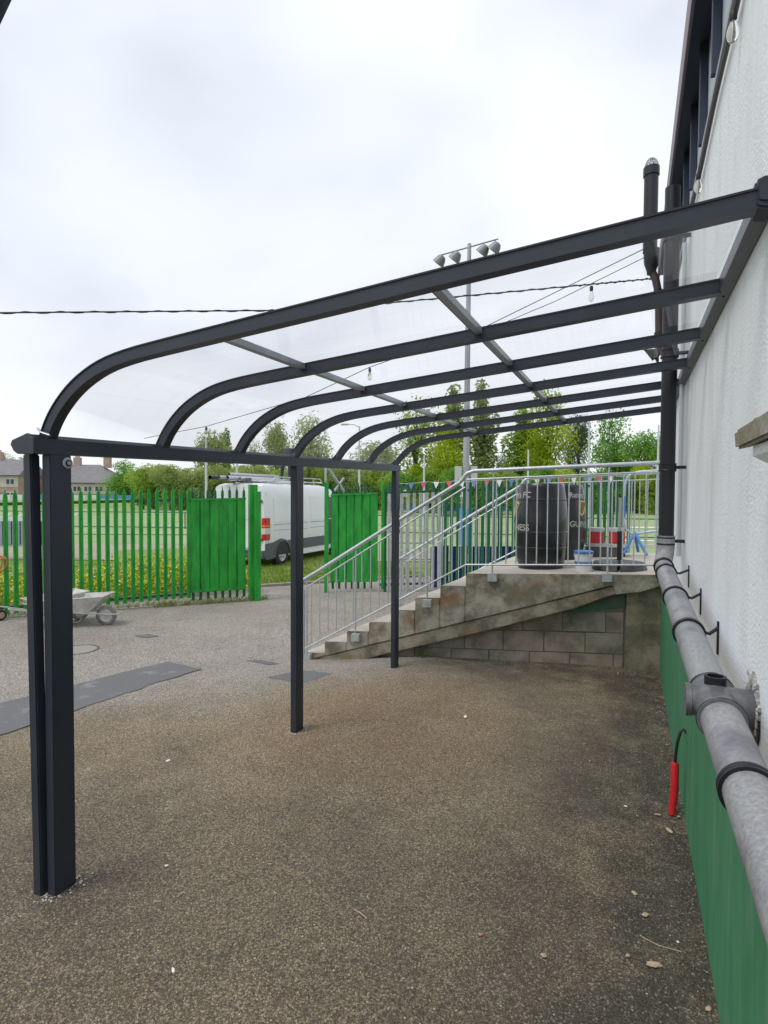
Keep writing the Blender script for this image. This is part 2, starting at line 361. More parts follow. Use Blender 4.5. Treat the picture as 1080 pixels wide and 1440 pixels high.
part(MB().box(WX-.010, WX+5, Y0, Y1+.004, -.3, 1.139), 'plinth', PLINTH, bld)
UPW = mat('upper_cladding', (.52, .57, .62), .6, c2=(.46, .51, .57), scale=2)
part(MB().box(WX+.012, WX+4.9, Y0, Y1-.02, 4.221, 4.93), 'upper_wall', UPW, bld)
part(MB().box(WX-.02, WX+.011, Y0, Y1, 4.20, 4.235), 'ledge', mat('ledge_grey', (.33, .35, .36), .7), bld)
yy = Y0+.03; k = 0
while yy < Y1:
    part(MB().box(WX-.034, WX+.010, yy, yy+.035, 4.27+.012*math.sin(k*3), 4.868), 'mullion', SOFF, bld, bevel=.004, segs=1); yy += .60; k += 1
part(MB().box(WX-.10, WX+.011, Y0, Y1+.02, 4.87, 4.93), 'soffit', SOFF, bld)
part(MB().box(WX-.12, WX-.101, Y0, Y1+.04, 4.80, 5.02), 'fascia', FASC, bld, bevel=.003, segs=1)
part(MB().box(WX-.10, WX+4.9, Y0, Y1+.02, 4.932, 5.05), 'roof', mat('roof_felt', (.12, .12, .13), .9), bld)
# window sill and its reveal beside the camera
SILL = mat('mossy_sill_stone', (.30, .27, .20), .9, c2=(.20, .19, .11), scale=14, dirt=(.42, .41, .38), dscale=6, bump=.6, bscale=60, bdist=.006)
sw = thing('window_sill', 'mossy projecting stone window sill on the white wall at the right edge', 'sill', (WX, 1.6, 2.2))
pr = [(.275, 2.235), (.392, 2.262), (.392, 2.325), (.27, 2.29)]
part(MB().prism([Vector((x, .2, z)) for x, z in pr], [Vector((x, 1.93, z)) for x, z in pr]), 'sill_slab', SILL, sw, bevel=.008)
part(MB().prism([Vector((.30, .2, 2.21)), Vector((.388, .2, 2.16)), Vector((.388, .2, 2.255)), Vector((.30, .2, 2.236))], [Vector((.30, 1.82, 2.21)), Vector((.388, 1.82, 2.16)), Vector((.388, 1.82, 2.255)), Vector((.30, 1.82, 2.236))]), 'render_fillet', WALLM, sw)
mbm = MB()
for i in range(7): mbm.ball((.345+rnd.uniform(-.02, .02), 1.90-.07*i+rnd.uniform(-.02, .02), 2.312), rnd.uniform(.012, .026), 4, sz=.7)
part(mbm, 'mortar_crumb', SILL, sw, smooth=True)
bpy.data.objects['mortar_crumb']['kind'] = 'stuff'

# ------------------------------------------------------------------ canopy
def rib_prof(extra=0):
    pts = [(.335, 2.967)]
    for x in (-.3, -.84, -1.28, -1.84): pts.append((x, 2.966-.088*(.31-x)))
    pts += [(-2.05, 2.758), (-2.20, 2.743), (-2.33, 2.722), (-2.43, 2.694), (-2.52, 2.655), (-2.60, 2.608), (-2.67, 2.55), (-2.725, 2.49), (-2.765, 2.43), (-2.79, 2.37)]
    return pts
# smooth the bend a little
def smoothp(p, it=2):
    for _ in range(it):
        q = [p[0]]
        for a, b_ in zip(p, p[1:]): q += [(a[0]*.75+b_[0]*.25, a[1]*.75+b_[1]*.25), (a[0]*.25+b_[0]*.75, a[1]*.25+b_[1]*.75)]
        p = q+[p[-1]]
    return p
PROF = rib_prof(); PROFS = smoothp(PROF, 1)
def strip(path, Y, hw, n0, n1):      # rectangular section swept along an XZ path
    mb = MB(); m_ = len(path); vs = []
    for i in range(m_):
        a, b_ = path[max(i-1, 0)], path[min(i+1, m_-1)]; t = Vector((b_[0]-a[0], b_[1]-a[1])).normalized(); nrm = Vector((t.y, -t.x))
        if nrm.y < 0 and abs(nrm.y) > .05: nrm = -nrm
        p = Vector(path[i])
        for s, nn_ in ((-hw, n0), (hw, n0), (hw, n1), (-hw, n1)):
            q_ = p+nrm*nn_; vs.append((q_.x, Y+s, q_.y))
    fs = []
    for i in range(m_-1):
        for k_ in range(4): fs.append((i*4+k_, i*4+(k_+1) % 4, (i+1)*4+(k_+1) % 4, (i+1)*4+k_))
    fs += [(0, 1, 2, 3), tuple((m_-1)*4+k_ for k_ in range(4))]
    return mb.add(vs, fs)
def glass_material():
    m = bpy.data.materials.new('clear_glazing'); m.use_nodes = True; t = m.node_tree; t.nodes.clear(); L = t.links.new
    o = N(t, 'ShaderNodeOutputMaterial'); tr = N(t, 'ShaderNodeBsdfTransparent'); tr.inputs[0].default_value = (.985, .988, .99, 1)
    gl = N(t, 'ShaderNodeBsdfGlossy'); gl.inputs['Roughness'].default_value = .06
    df = N(t, 'ShaderNodeBsdfDiffuse'); df.inputs[0].default_value = (.75, .77, .8, 1)
    fr = N(t, 'ShaderNodeFresnel'); fr.inputs[0].default_value = 1.35
    ms = N(t, 'ShaderNodeMixShader'); m2 = N(t, 'ShaderNodeMixShader')
    g = N(t, 'ShaderNodeNewGeometry'); mp = N(t, 'ShaderNodeMapping'); mp.inputs['Scale'].default_value = (1.4, 9, 2); L(g.outputs['Position'], mp.inputs[0])
    n1 = N(t, 'ShaderNodeTexNoise'); n1.inputs['Scale'].default_value = 1.5; n1.inputs['Detail'].default_value = 6; L(mp.outputs[0], n1.inputs[0])
    r1 = N(t, 'ShaderNodeMapRange'); r1.inputs[1].default_value = .5; r1.inputs[2].default_value = .8; r1.inputs[3].default_value = .0; r1.inputs[4].default_value = .045; L(n1.outputs[0], r1.inputs[0])
    mu = N(t, 'ShaderNodeMath', operation='MULTIPLY'); mu.inputs[1].default_value = .17; L(fr.outputs[0], mu.inputs[0])
    L(r1.outputs[0], m2.inputs[0]); L(tr.outputs[0], m2.inputs[1]); L(df.outputs[0], m2.inputs[2])
    L(mu.outputs[0], ms.inputs[0]); L(m2.outputs[0], ms.inputs[1]); L(gl.outputs[0], ms.inputs[2]); L(ms.outputs[0], o.inputs[0])
    return m
GLASS = glass_material()
T0, SP = 2.05, 2.378
can = thing('lean_to_canopy', 'long curved lean-to canopy in dark grey with clear roof sheets fixed to the white wall', 'canopy', (-2.8, T0, G(-2.8, T0)))
def beamz(Y): return 2.259+.022*Y, 2.338+.022*Y
ribsY = [T0+SP*k/3 for k in range(7)]
for k, Y in enumerate(ribsY):
    path = [(x-.022*max(0, min(1, (2.75-z)/.35)), z+.01*Y) for x, z in PROFS]
    path = [p for p in path if p[1] > beamz(Y)[1]+.03 or p[0] > -2.6]+[(-2.822, beamz(Y)[1]-.004)]
    hw = .028
    r = part(strip(path, Y, hw, -.027, .026), 'rib', ANTH, can, smooth=True, sa=30)
    part(strip(path, Y, hw+.005, .026, .033), 'glazing_cap', BLACK, r, smooth=True, sa=30)
# glazing: three sheets per bay between the two glazing bars
XA, XB = -.711, -1.732
for k in range(6):
    ya, yb = ribsY[k]+.033, ribsY[k+1]-.033
    segs_ = [(.31, XA+.012), (XA-.012, XB+.012), (XB-.012, -3)]
    for (xa, xb) in segs_:
        pp = [p for p in PROFS if xb < p[0] < xa]
        def zat(x):
            for a, b_ in zip(PROFS, PROFS[1:]):
                if b_[0] <= x <= a[0]: return a[1]+(b_[1]-a[1])*(a[0]-x)/(a[0]-b_[0]+1e-9)
        if xa <= .31: pp = [(xa, zat(xa))]+pp
        if xb > -3: pp = pp+[(xb, zat(xb))]
        mb = MB(); m_ = len(pp); vs = []
        for x, z in pp: vs += [(x, ya, z+.020+.01*ya), (x, yb, z+.020+.01*yb)]
        mb.add(vs, [(i*2, i*2+1, i*2+3, i*2+2) for i in range(m_-1)])
        part(mb, 'glazing_sheet', GLASS, can, smooth=True, sa=60)
for X_, in ((XA,), (XB,)):
    for k in range(6):
        ya, yb = ribsY[k]+.031, ribsY[k+1]-.031; z = 2.966-.088*(.31-X_)
        A4 = [(X_-.016, z-.002), (X_+.016, z-.002+.003), (X_+.016, z+.032), (X_-.016, z+.03)]
        gb = part(MB().prism([Vector((x, ya, zz+.01*ya)) for x, zz in A4], [Vector((x, yb, zz+.01*yb)) for x, zz in A4]), 'glazing_bar', ALU, can)
        A5 = [(X_-.027, z+.004), (X_-.0165, z+.004), (X_-.0165, z+.028), (X_-.027, z+.028)]
        part(MB().prism([Vector((x, ya, zz+.01*ya)) for x, zz in A5], [Vector((x, yb, zz+.01*yb)) for x, zz in A5]), 'gasket', BLACK, gb)
# wall plate
def platez(Y): return 2.966+.01*Y
ye0, ye1 = 2.06, 6.87
sec = [(.328, -.018), (.374, -.028), (.374, .052), (.355, .056), (.334, .048), (.328, .04)]
wp = part(MB().prism([Vector((x, ye0, z+platez(ye0))) for x, z in sec], [Vector((x, ye1, z+platez(ye1))) for x, z in sec]), 'wall_plate', ANTH, can)
GREYIN = mat('plate_inner_grey', (.14, .15, .17), .5)
s2 = [(.3295, -.0205), (.372, -.0305), (.372, -.029), (.3295, -.019)]
part(MB().prism([Vector((x, ye0+.04, z+platez(ye0))) for x, z in s2], [Vector((x, ye1, z+platez(ye1))) for x, z in s2]), 'plate_lining', GREYIN, wp)
for k, Y in enumerate(ribsY):
    if k: part(MB().ball((.352, Y+.03, platez(Y)-.024), .007, 4), 'screw', BLACK, wp)
# cast end cap where the first rib meets the wall plate
ec = [(.322, -.022), (.340, -.030), (.374, -.038), (.3755, .066), (.355, .070), (.322, .056)]
cp = part(MB().prism([Vector((x, 2.015, z+platez(2))) for x, z in ec], [Vector((x, 2.115, z+platez(2))) for x, z in ec]), 'end_cap', ANTH, can, bevel=.008, smooth=True, segs=3)
part(MB().prism([Vector((x*.6+.139, 2.009, z*.55+platez(2)+.007)) for x, z in ec], [Vector((x*.6+.139, 2.0155, z*.55+platez(2)+.007)) for x, z in ec]), 'cap_panel', ANTH_IN, cp, bevel=.0015)
# gutter beam
ya, yb = 1.95, 6.93
def bprof(Y):
    b0, b1 = beamz(Y); h_ = b1-b0
    return [Vector((-2.782, Y, b0)), Vector((-2.782, Y, b1)), Vector((-2.80, Y, b1+.001)), Vector((-2.815, Y, b1+.02)), Vector((-2.83, Y, b1+.022)), Vector((-2.94, Y, b1-.008)),
            Vector((-2.952, Y, b1-.03)), Vector((-2.948, Y, b0+.045)), Vector((-2.93, Y, b0+.018)), Vector((-2.90, Y, b0+.002)), Vector((-2.86, Y, b0))]
gbm = part(MB().prism(bprof(ya), bprof(yb)), 'gutter_beam', ANTH, can, smooth=True, sa=25)
def capp(Y, g_):
    c_ = Vector((-2.866, Y, (beamz(Y)[0]+beamz(Y)[1])/2)); return [c_+(p-Vector((-2.866, p.y, c_.z)))*g_ + Vector((0, 0, 0)) if False else Vector((c_.x+(p.x+2.866)*g_, Y, c_.z+(p.z-c_.z)*g_)) for p in bprof(Y)]
part(MB().prism(capp(ya-.012, 1.06), capp(ya-.0005, 1.06)), 'gutter_end_cap', ANTH, gbm, bevel=.003, segs=1)
part(MB().prism(capp(yb+.012, 1.03), capp(yb+.0005, 1.03)), 'gutter_end_cap', ANTH, gbm, bevel=.003, segs=1)
# curved seal where the first rib leaves the gutter
part(MB().tube([(-2.74, 2.0, beamz(2)[1]+.015), (-2.79, 1.99, beamz(2)[1]+.03), (-2.83, 2.0, beamz(2)[1]+.055)], .006, 6), 'seal', ALU, gbm)
for k in range(3):
    Y = T0+SP*k; b0 = beamz(Y+.05)[0]-.001; g0 = G(-2.81, Y)-.02
    ps = part(MB().box(-2.845, -2.782, Y-.02, Y+.105, g0, b0), 'post', ANTH, can, bevel=.004, segs=2)
    cm = MB()
    for i in range(90):
        a = rnd.uniform(0, 6.28); r_ = abs(rnd.gauss(0, .035))
        cm.ball((-2.8135+math.cos(a)*(.05+r_), Y+.04+math.sin(a)*(.08+r_), G(-2.81, Y)+.002), rnd.uniform(.002, .008), 3, sz=.35)
    o = part(cm, 'mortar_crumb', mat('mortar_%d' % k, (.45, .44, .41), .9), can); o['kind'] = 'stuff'
# rainwater downpipe tapering towards the first post
part(MB().prism([Vector((-2.945, 1.995, 2.306)), Vector((-2.885, 1.995, 2.306)), Vector((-2.885, 2.05, 2.306)), Vector((-2.945, 2.05, 2.306))],
                [Vector((-2.915, 2.0, G(-2.9, 2)-.01)), Vector((-2.852, 2.0, G(-2.9, 2)-.01)), Vector((-2.852, 2.055, G(-2.9, 2)-.01)), Vector((-2.915, 2.055, G(-2.9, 2)-.01))]), 'downpipe', ANTH, can, bevel=.006, smooth=True)
# hose tap badge at the head of the first post
bd = part(MB().lathe((-2.781, 2.128, 2.262), [(.030, .0), (.030, .006), (.024, .009)], 20, 'X'), 'badge', ALU, can, smooth=True)
part(MB().lathe((-2.7715, 2.128, 2.262), [(.017, .0), (.017, .003)], 16, 'X'), 'badge_ring', BLACK, bd)
part(MB().lathe((-2.768, 2.128, 2.262), [(.010, .0), (.010, .003)], 12, 'X'), 'badge_centre', ALU, bd)

# neighbouring steel edge crossing the top-left corner
ne = thing('steel_strut', 'dark steel strut crossing the top left corner of the view', 'strut', (-2.98, 1.9, 4.5))
part(MB().tube([(-3.42, 1.9, 4.06), (-2.98, 1.9, 4.50), (-2.40, 1.9, 5.08)], .040, 8), 'bar', ANTH, ne)

# ------------------------------------------------------------------ soil pipes on the wall
PIPE_G = mat('faded_grey_pipe', (.34, .34, .345), .42, c2=(.22, .225, .235), scale=90, dirt=(.13, .13, .15), dscale=5, dlo=.48, dhi=.7, bump=.15, bscale=200, bdist=.002)
PIPE_B = mat('black_pipe', (.005, .006, .011), .42, c2=(.010, .010, .016), scale=6)
PR = .060
def PC(Y): return Vector((.268-.015*(Y-2), Y, 1.41+.0628*(Y-2)))
PDIR = (PC(3)-PC(2)).normalized()
def ring_on_pipe(mb, Y, prof, n=32, cap=True):      # a turned ring threaded on the falling pipe
    k = MB().lathe((0, 0, 0), [(r_, h_) for r_, h_ in prof], n, 'Z', cap); q = PDIR.to_track_quat('Z', 'Y').to_matrix().to_4x4(); q.translation = PC(Y)
    return mb.add([q @ Vector(p) for p in k.v], k.f)
sp_ = thing('soil_pipe', 'faded grey horizontal soil pipe clipped along the wall above the green base', 'pipe', tuple(PC(2)))
part(MB().tube([PC(-.6), PC(2.02)], PR, 28), 'pipe', PIPE_G, sp_, smooth=True)
part(MB().tube([PC(2.26), PC(4.72)], PR, 28), 'pipe', PIPE_G, sp_, smooth=True)
for Y in (1.60, 2.956, 3.67, 4.42):
    cl = part(ring_on_pipe(MB(), Y, [(PR+.001, -.014), (PR+.0095, -.014), (PR+.0095, -.004), (PR+.004, 0), (PR+.0095, .004), (PR+.0095, .014), (PR+.001, .014)]), 'clip', PIPE_B, sp_, smooth=True)
    if Y > 2: c = PC(Y); part(MB().tube([c+Vector((PR+.004, 0, .01)), c+Vector((PR+.022, 0, .004)), (WX-.004, Y+.02, c.z+.03)], .008, 6).box(WX-.007, WX-.0005, Y+.006, Y+.034, c.z-.09, c.z+.06), 'bracket_arm', PIPE_B, cl)
TY = 2.13; tc_ = PC(TY)
TEEM = mat('tee_grey', (.15, .155, .165), .4, c2=(.10, .10, .11), scale=30)
tee = part(ring_on_pipe(MB(), TY, [(PR+.001, -.13), (PR+.010, -.13), (PR+.010, -.112), (PR+.007, -.108), (PR+.007, -.088), (PR+.004, -.082), (PR+.004, .082), (PR+.008, .088), (PR+.008, .115), (PR+.001, .115)]), 'tee_junction', TEEM, sp_, smooth=True)
part(MB().tube([tc_, tc_+Vector((.07, .005, -.003)), (WX+.02, TY+.02, tc_.z-.01)], PR+.002, 24, radii=[PR, PR+.002, PR+.004]), 'branch', TEEM, tee, smooth=True)
part(MB().lathe((tc_.x, TY+.03, tc_.z+PR-.01), [(.033, 0), (.033, .036), (.025, .036), (.025, .008)], 24, 'Z'), 'boss_socket', PIPE_B, tee, smooth=True)
part(MB().lathe((tc_.x-PR+.012, TY+.03, tc_.z-.004), [(.050, 0), (.050, -.022), (.054, -.023), (.054, -.040), (.0, -.041)][::-1], 24, 'X'), 'access_cap', TEEM, tee, smooth=True)
for Yr in (-.122, .103):
    part(ring_on_pipe(MB(), TY+Yr, [(PR+.009, -.003), (PR+.0125, 0), (PR+.009, .003)], cap=False), 'seal_ring', PIPE_B, tee, smooth=True)
# broken plaster round the branch
bp_ = MB()
for i in range(110):
    a = rnd.uniform(0, 6.28); r_ = .066+abs(rnd.gauss(0, .020)); bp_.ball((WX-.003, TY+.02+math.cos(a)*r_, tc_.z+math.sin(a)*r_+.012), rnd.uniform(.005, .016), 3, sx=.6)
o = part(bp_, 'broken_plaster', mat('broken_plaster', (.5, .5, .47), .95, c2=(.2, .19, .17), scale=40), bld); o['kind'] = 'stuff'
part(MB().lathe((WX-.006, TY-.01, tc_.z-.03), [(.0, .0), (.082, .0), (.07, .004), (0, .004)], 14, 'X', cap=False), 'hole', BLACK, bld)
# black stack
ex, ey = .248, 4.85
st = thing('soil_stack', 'black vertical soil stack rising from the grey pipe against the white wall', 'pipe', (ex, ey, 1.6))
el = [PC(4.66), PC(4.72), PC(4.78)+Vector((.003, 0, .025)), (ex-.006, 4.835, 1.655), (ex, ey, 1.72), (ex, ey, 1.80)]
part(MB().tube(el, .062, 24), 'elbow', PIPE_G, st, smooth=True, sa=60)
part(MB().tube([(ex, ey, 1.74), (ex, ey, 4.42)], .054, 24), 'pipe', PIPE_B, st, smooth=True)
for z in (1.76, 2.32, 3.18, 4.05): 
    c_ = part(MB().lathe((ex, ey, z), [(.057, -.03), (.064, -.03), (.064, -.02), (.061, -.016), (.061, .018), (.064, .022), (.064, .03), (.057, .03)], 24), 'coupling', PIPE_B, st, smooth=True)
    part(MB().box(ex+.05, WX-.002, ey-.012, ey+.012, z-.012, z+.012), 'bracket', PIPE_B, c_)
part(ring_on_pipe(MB(), 4.67, [(PR+.001, -.03), (PR+.010, -.03), (PR+.010, -.018), (PR+.005, -.014), (PR+.005, .014), (PR+.010, .018), (PR+.010, .03), (PR+.001, .03)]), 'socket', PIPE_B, st, smooth=True)
# tall vent pipe with wire cage and its narrow rainwater pipe
vx, vy = .16, 7.86
vent = thing('vent_pipe', 'tall dark vent pipe with wire balloon cage rising above the canopy', 'pipe', (vx, vy, 5.0))
part(MB().tube([(vx, vy, 5.12), (vx, vy, 6.16)], .082, 20), 'pipe', PIPE_B, vent, smooth=True)
part(MB().lathe((vx, vy, 6.08), [(.083, -.03), (.094, -.03), (.094, .07), (.080, .07), (.080, -.0)], 20), 'collar', PIPE_B, vent, smooth=True)
cage = MB()
for k in range(8):
    a = math.pi*k/8; c_, s_ = math.cos(a), math.sin(a)
    cage.tube([(vx+c_*.08*math.cos(t_), vy+s_*.08*math.cos(t_), 6.15+.12*math.sin(t_)) for t_ in [math.pi*i/8 for i in range(9)]], .0045, 4)
for z, r_ in ((6.19, .074), (6.235, .054)): cage.tube([(vx+r_*math.cos(a*math.pi/6), vy+r_*math.sin(a*math.pi/6), z) for a in range(13)], .0035, 4)
part(cage, 'wire_cage', GALV_DULL, vent)
part(MB().lathe((vx+.02, vy, 4.95), [(.05, -.10), (.055, -.06), (.085, .03), (.092, .12), (.092, .2), (.083, .2)], 20), 'offset_socket', PIPE_B, vent, smooth=True)
part(MB().tube([(vx+.03, vy, 4.88), (vx+.07, vy-.0, 4.78), (.255, vy, 4.66), (.27, vy, 4.5), (.285, vy, 3.85)], .045, 14), 'rainwater_pipe', mat('brown_pipe', (.07, .04, .04), .5), vent, smooth=True, sa=60)
for z in (4.62, 4.1): part(MB().lathe((.262+(4.62-z)*.03, vy, z), [(.046, -.025), (.054, -.025), (.054, .025), (.046, .025)], 14), 'coupling', PIPE_B, vent, smooth=True)
part(MB().tube([(.285, vy, 3.86), (.22, vy, 3.80), (.14, vy, 3.92)], .02, 8).add([(.10, vy, 3.93), (.285, vy, 3.93), (.285, vy, 3.70), (.24, vy+.01, 3.80)], [(0, 1, 2, 3)]), 'gutter_bracket', PIPE_B, vent)
cd_ = part(MB().tube([(WX-.022, 5.12, 1.62), (WX-.022, 5.12, 4.1)], .017, 10), 'white_conduit', mat('white_plastic', (.62, .65, .68), .4), loc=(WX-.022, 5.12, 1.62), smooth=True)
tag(cd_, 'thin pale conduit running up the wall beside the black stack', 'conduit')
cd2 = part(MB().tube([(.262, 5.4, 3.05), (.262, 5.4, 4.15)], .018, 10), 'white_conduit', bpy.data.materials['white_plastic'], loc=(.262, 5.4, 3.05), smooth=True)
tag(cd2, 'short pale conduit seen through the roof sheets left of the black stack', 'conduit')
# drain cable with red sleeve
rc = thing('red_sleeved_cable', 'black cable with a bright red sleeve hanging down the green base', 'cable', (.35, 4.5, -.05))
part(MB().tube([(.368, 4.30, .50), (.350, 4.31, .52), (.330, 4.305, .50), (.314, 4.30, .43), (.306, 4.30, .35), (.302, 4.30, .27)], .010, 8), 'cable', BLACK, rc, smooth=True)
REDP = mat('red_plastic', (.55, .015, .02), .35)
part(MB().tube([(.302, 4.30, .29), (.302, 4.30, .275), (.303, 4.30, .10), (.288, 4.28, -.062)], .026, 14, radii=[.02, .026, .026, .023]), 'sleeve', REDP, rc, smooth=True, sa=60)

# ------------------------------------------------------------------ festoon lights
CABLE = mat('black_cable', (.015, .015, .017), .6)
BULBG = bpy.data.materials.new('bulb_glass'); BULBG.use_nodes = True
b_ = BULBG.node_tree.nodes['Principled BSDF']; b_.inputs['Transmission Weight'].default_value = .85; b_.inputs['Roughness'].default_value = .05; b_.inputs['Base Color'].default_value = (.95, .93, .88, 1); b_.inputs['IOR'].default_value = 1.2
def catenary(a, b, sag, n=16):
    a, b = Vector(a), Vector(b); return [a.lerp(b, i/n)-Vector((0, 0, sag*4*(i/n)*(1-i/n))) for i in range(n+1)]
def bulb(parent, p, s=1.0):
    x, y, z = p
    h = part(MB().lathe((x, y, z), [(.011*s, 0), (.017*s, -.01*s), (.018*s, -.045*s), (.013*s, -.055*s)], 10), 'bulb_holder', CABLE, parent, smooth=True)
    part(MB().lathe((x, y, z), [(.012*s, -.055*s), (.020*s, -.075*s), (.028*s, -.105*s), (.029*s, -.125*s), (.022*s, -.148*s), (.008*s, -.16*s)], 12), 'bulb', BULBG, h, smooth=True)
def festoon(label, pts, bulbs, r=.011, twist=True, sag=.0):
    t_ = thing('string_lights', label, 'string lights', pts[0], 'festoon light strings')
    path = []
    for a, b in zip(pts, pts[1:]): path += catenary(a, b, sag, 10)[:-1]
    path.append(Vector(pts[-1]))
    part(MB().tube(path, r, 5), 'cable', CABLE, t_)
    if twist:
        dense = []
        for a, b in zip(path, path[1:]): dense += [a.lerp(b, i/6) for i in range(6)]
        p2 = [p+Vector((0, math.cos(i*.9)*r*1.3, math.sin(i*.9)*r*1.3)) for i, p in enumerate(dense)]
        part(MB().tube(p2, r*.6, 4), 'twisted_wire', CABLE, t_)
    for p in bulbs: bulb(t_, p, 1.25)
    return t_
festoon('twisted black festoon string crossing the sky from the left edge to the vent pipe', [(-7.6, 3.2, 4.05), (-6.14, 3.94, 4.0), (-4.11, 5.92, 4.36), (-2.9, 6.75, 4.55), (-.70, 7.85, 4.83), (.20, 8.05, 4.86)], [(-.52, 7.90, 4.82)], r=.009)
festoon('thin festoon string rising from behind the van to the vent pipe seen through the roof', [(-8.9, 8.5, 3.2), (-8.25, 8.45, 3.26), (-7.29, 8.44, 3.36), (-5.07, 8.32, 3.74), (-3.83, 8.22, 4.12), (-2.04, 8.36, 4.58), (.15, 8.0, 5.25)], [(-7.29, 8.44, 3.35), (-5.55, 8.35, 3.62), (-3.83, 8.22, 4.11)], r=.006, twist=False)
tag(part(MB().tube([(-2.1, 8.4, 4.52), (-1.0, 8.2, 4.78), (.15, 8.0, 5.14)], .005, 5), 'thin_wire', CABLE, loc=(.15, 8, 5.14)), 'thin wire running just under the upper festoon string to the vent pipe', 'wire')
# string fixed along the top of the wall
tw = thing('string_lights', 'festoon string with clear bulbs fixed along the top of the white wall', 'string lights', (.36, 3, 4.1), 'festoon light strings')
path = [Vector((.355, y, 4.10+.02*(y-3)-.012*math.cos((y-2.72)*4.8))) for y in [1.2+.08*i for i in range(44)]]
part(MB().tube(path, .013, 6), 'cable', mat('grey_cable', (.09, .085, .09), .6), tw)
for y in (1.41, 2.72, 4.03): bulb(tw, (.345, y, 4.07+.02*(y-3)), 0.8)

# ------------------------------------------------------------------ steps and landing
A0 = Vector((.39, 7.9, -.127)); th = R(9)
E1 = Vector((-math.cos(th), -math.sin(th), -.033)); E2 = Vector((.07, 1, 0)); EZ = Vector((0, 0, 1))
def S(u, v, z): return A0+E1*u+E2*v+EZ*z
def stair_mat(name, light, dark, stain):
    m = mat(name, light, .9, c2=dark, scale=3.6, detail=11, lo=.42, hi=.60, dirt=stain, dscale=2.6, dlo=.53, dhi=.68, bump=1.0, bscale=55, bdist=.010)
    return m
STC = stair_mat('weathered_concrete', (.38, .36, .30), (.17, .155, .11), (.25, .145, .07))
STD = stair_mat('dark_concrete', (.27, .24, .17), (.15, .135, .09), (.09, .08, .055))
STR = stair_mat('raking_concrete', (.30, .275, .21), (.13, .12, .085), (.22, .14, .07))
TREAD = mat('tread_concrete', (.50, .46, .39), .85, c2=(.40, .37, .31), scale=3, bump=.4, bscale=50)
BLOCKM2 = mat('concrete_block_brown', (.30, .25, .20), .92, c2=(.20, .165, .13), scale=4, dirt=(.12, .115, .08), dscale=2.4, dlo=.5, dhi=.68, bump=.7, bscale=60, bdist=.01)
BLOCKM = mat('concrete_block', (.27, .245, .205), .92, c2=(.17, .155, .125), scale=5, dirt=(.11, .115, .07), dscale=2.0, dlo=.5, dhi=.68, bump=.6, bscale=70, bdist=.008)
STW = 3.15
stairs = thing('steps', 'weathered concrete steps rising right to a landing against the white wall', 'steps', S(2.5, 0, -.02))
us = [2.47, 2.82, 3.17, 3.50, 3.84, 4.17, 4.51, 4.84]; zs = [1.24, 1.07, .90, .72, .54, .40, .235, .06]
def under(u): return max(-.14, .29+.275*(3.54-u))
for i in range(1, 8):
    u0, u1 = us[i-1], us[i]; zt = zs[i]
    a = [(u0, under(u0)), (u1, under(u1)), (u1, zt), (u0, zt)]
    if a[1][1] > zt: continue
    stp = part(MB().prism([S(u, 0, z) for u, z in a], [S(u, STW, z) for u, z in a]), 'step', STC, stairs, bevel=.012, segs=2)
    part(MB().prism([S(u0+.004, .012, zt+.002), S(u1-.012, .012, zt+.002), S(u1-.012, .012, zt+.005), S(u0+.004, .012, zt+.005)], [S(u0+.004, STW-.012, zt+.002), S(u1-.012, STW-.012, zt+.002), S(u1-.012, STW-.012, zt+.005), S(u0+.004, STW-.012, zt+.005)]), 'tread', TREAD, stp)
lp = [(0.004, 1.24), (2.47, 1.24), (2.47, under(2.47)), (1.5, under(1.5)), (.60, 1.105), (.56, .985), (.27, 1.02), (.004, 1.11)]
landing = part(MB().prism([S(u, 0, z) for u, z in lp], [S(u, STW, z) for u, z in lp]), 'landing_slab', STC, stairs, bevel=.01)
part(MB().prism([S(-3.4, .12, 1.10), S(0.0, .12, 1.10), S(0.0, .12, 1.237), S(-3.4, .12, 1.237)], [S(-3.4, STW+2.6, 1.10), S(0, STW+2.6, 1.10), S(0, STW+2.6, 1.237), S(-3.4, STW+2.6, 1.237)]), 'landing_slab', TREAD, stairs)
part(MB().prism([S(0.004, .012, 1.242), S(2.46, .012, 1.242), S(2.46, .012, 1.245), S(0.004, .012, 1.245)], [S(.004, STW-.01, 1.242), S(2.46, STW-.01, 1.242), S(2.46, STW-.01, 1.245), S(.004, STW-.01, 1.245)]), 'tread', TREAD, stairs)
# lower raking beam, set 25 mm back
rb = [(5.0, -.16), (4.55, .005), (3.54, .282), (2.5, .568), (1.5, .843), (.60, 1.09), (.53, 1.09), (.56, .99), (.64, .965), (1.07, .79), (2.21, .46), (3.61, .085), (4.35, -.14)]
part(MB().prism([S(u, .014, z) for u, z in rb], [S(u, STW-.03, z) for u, z in rb]), 'raking_beam', STR, stairs, bevel=.01)
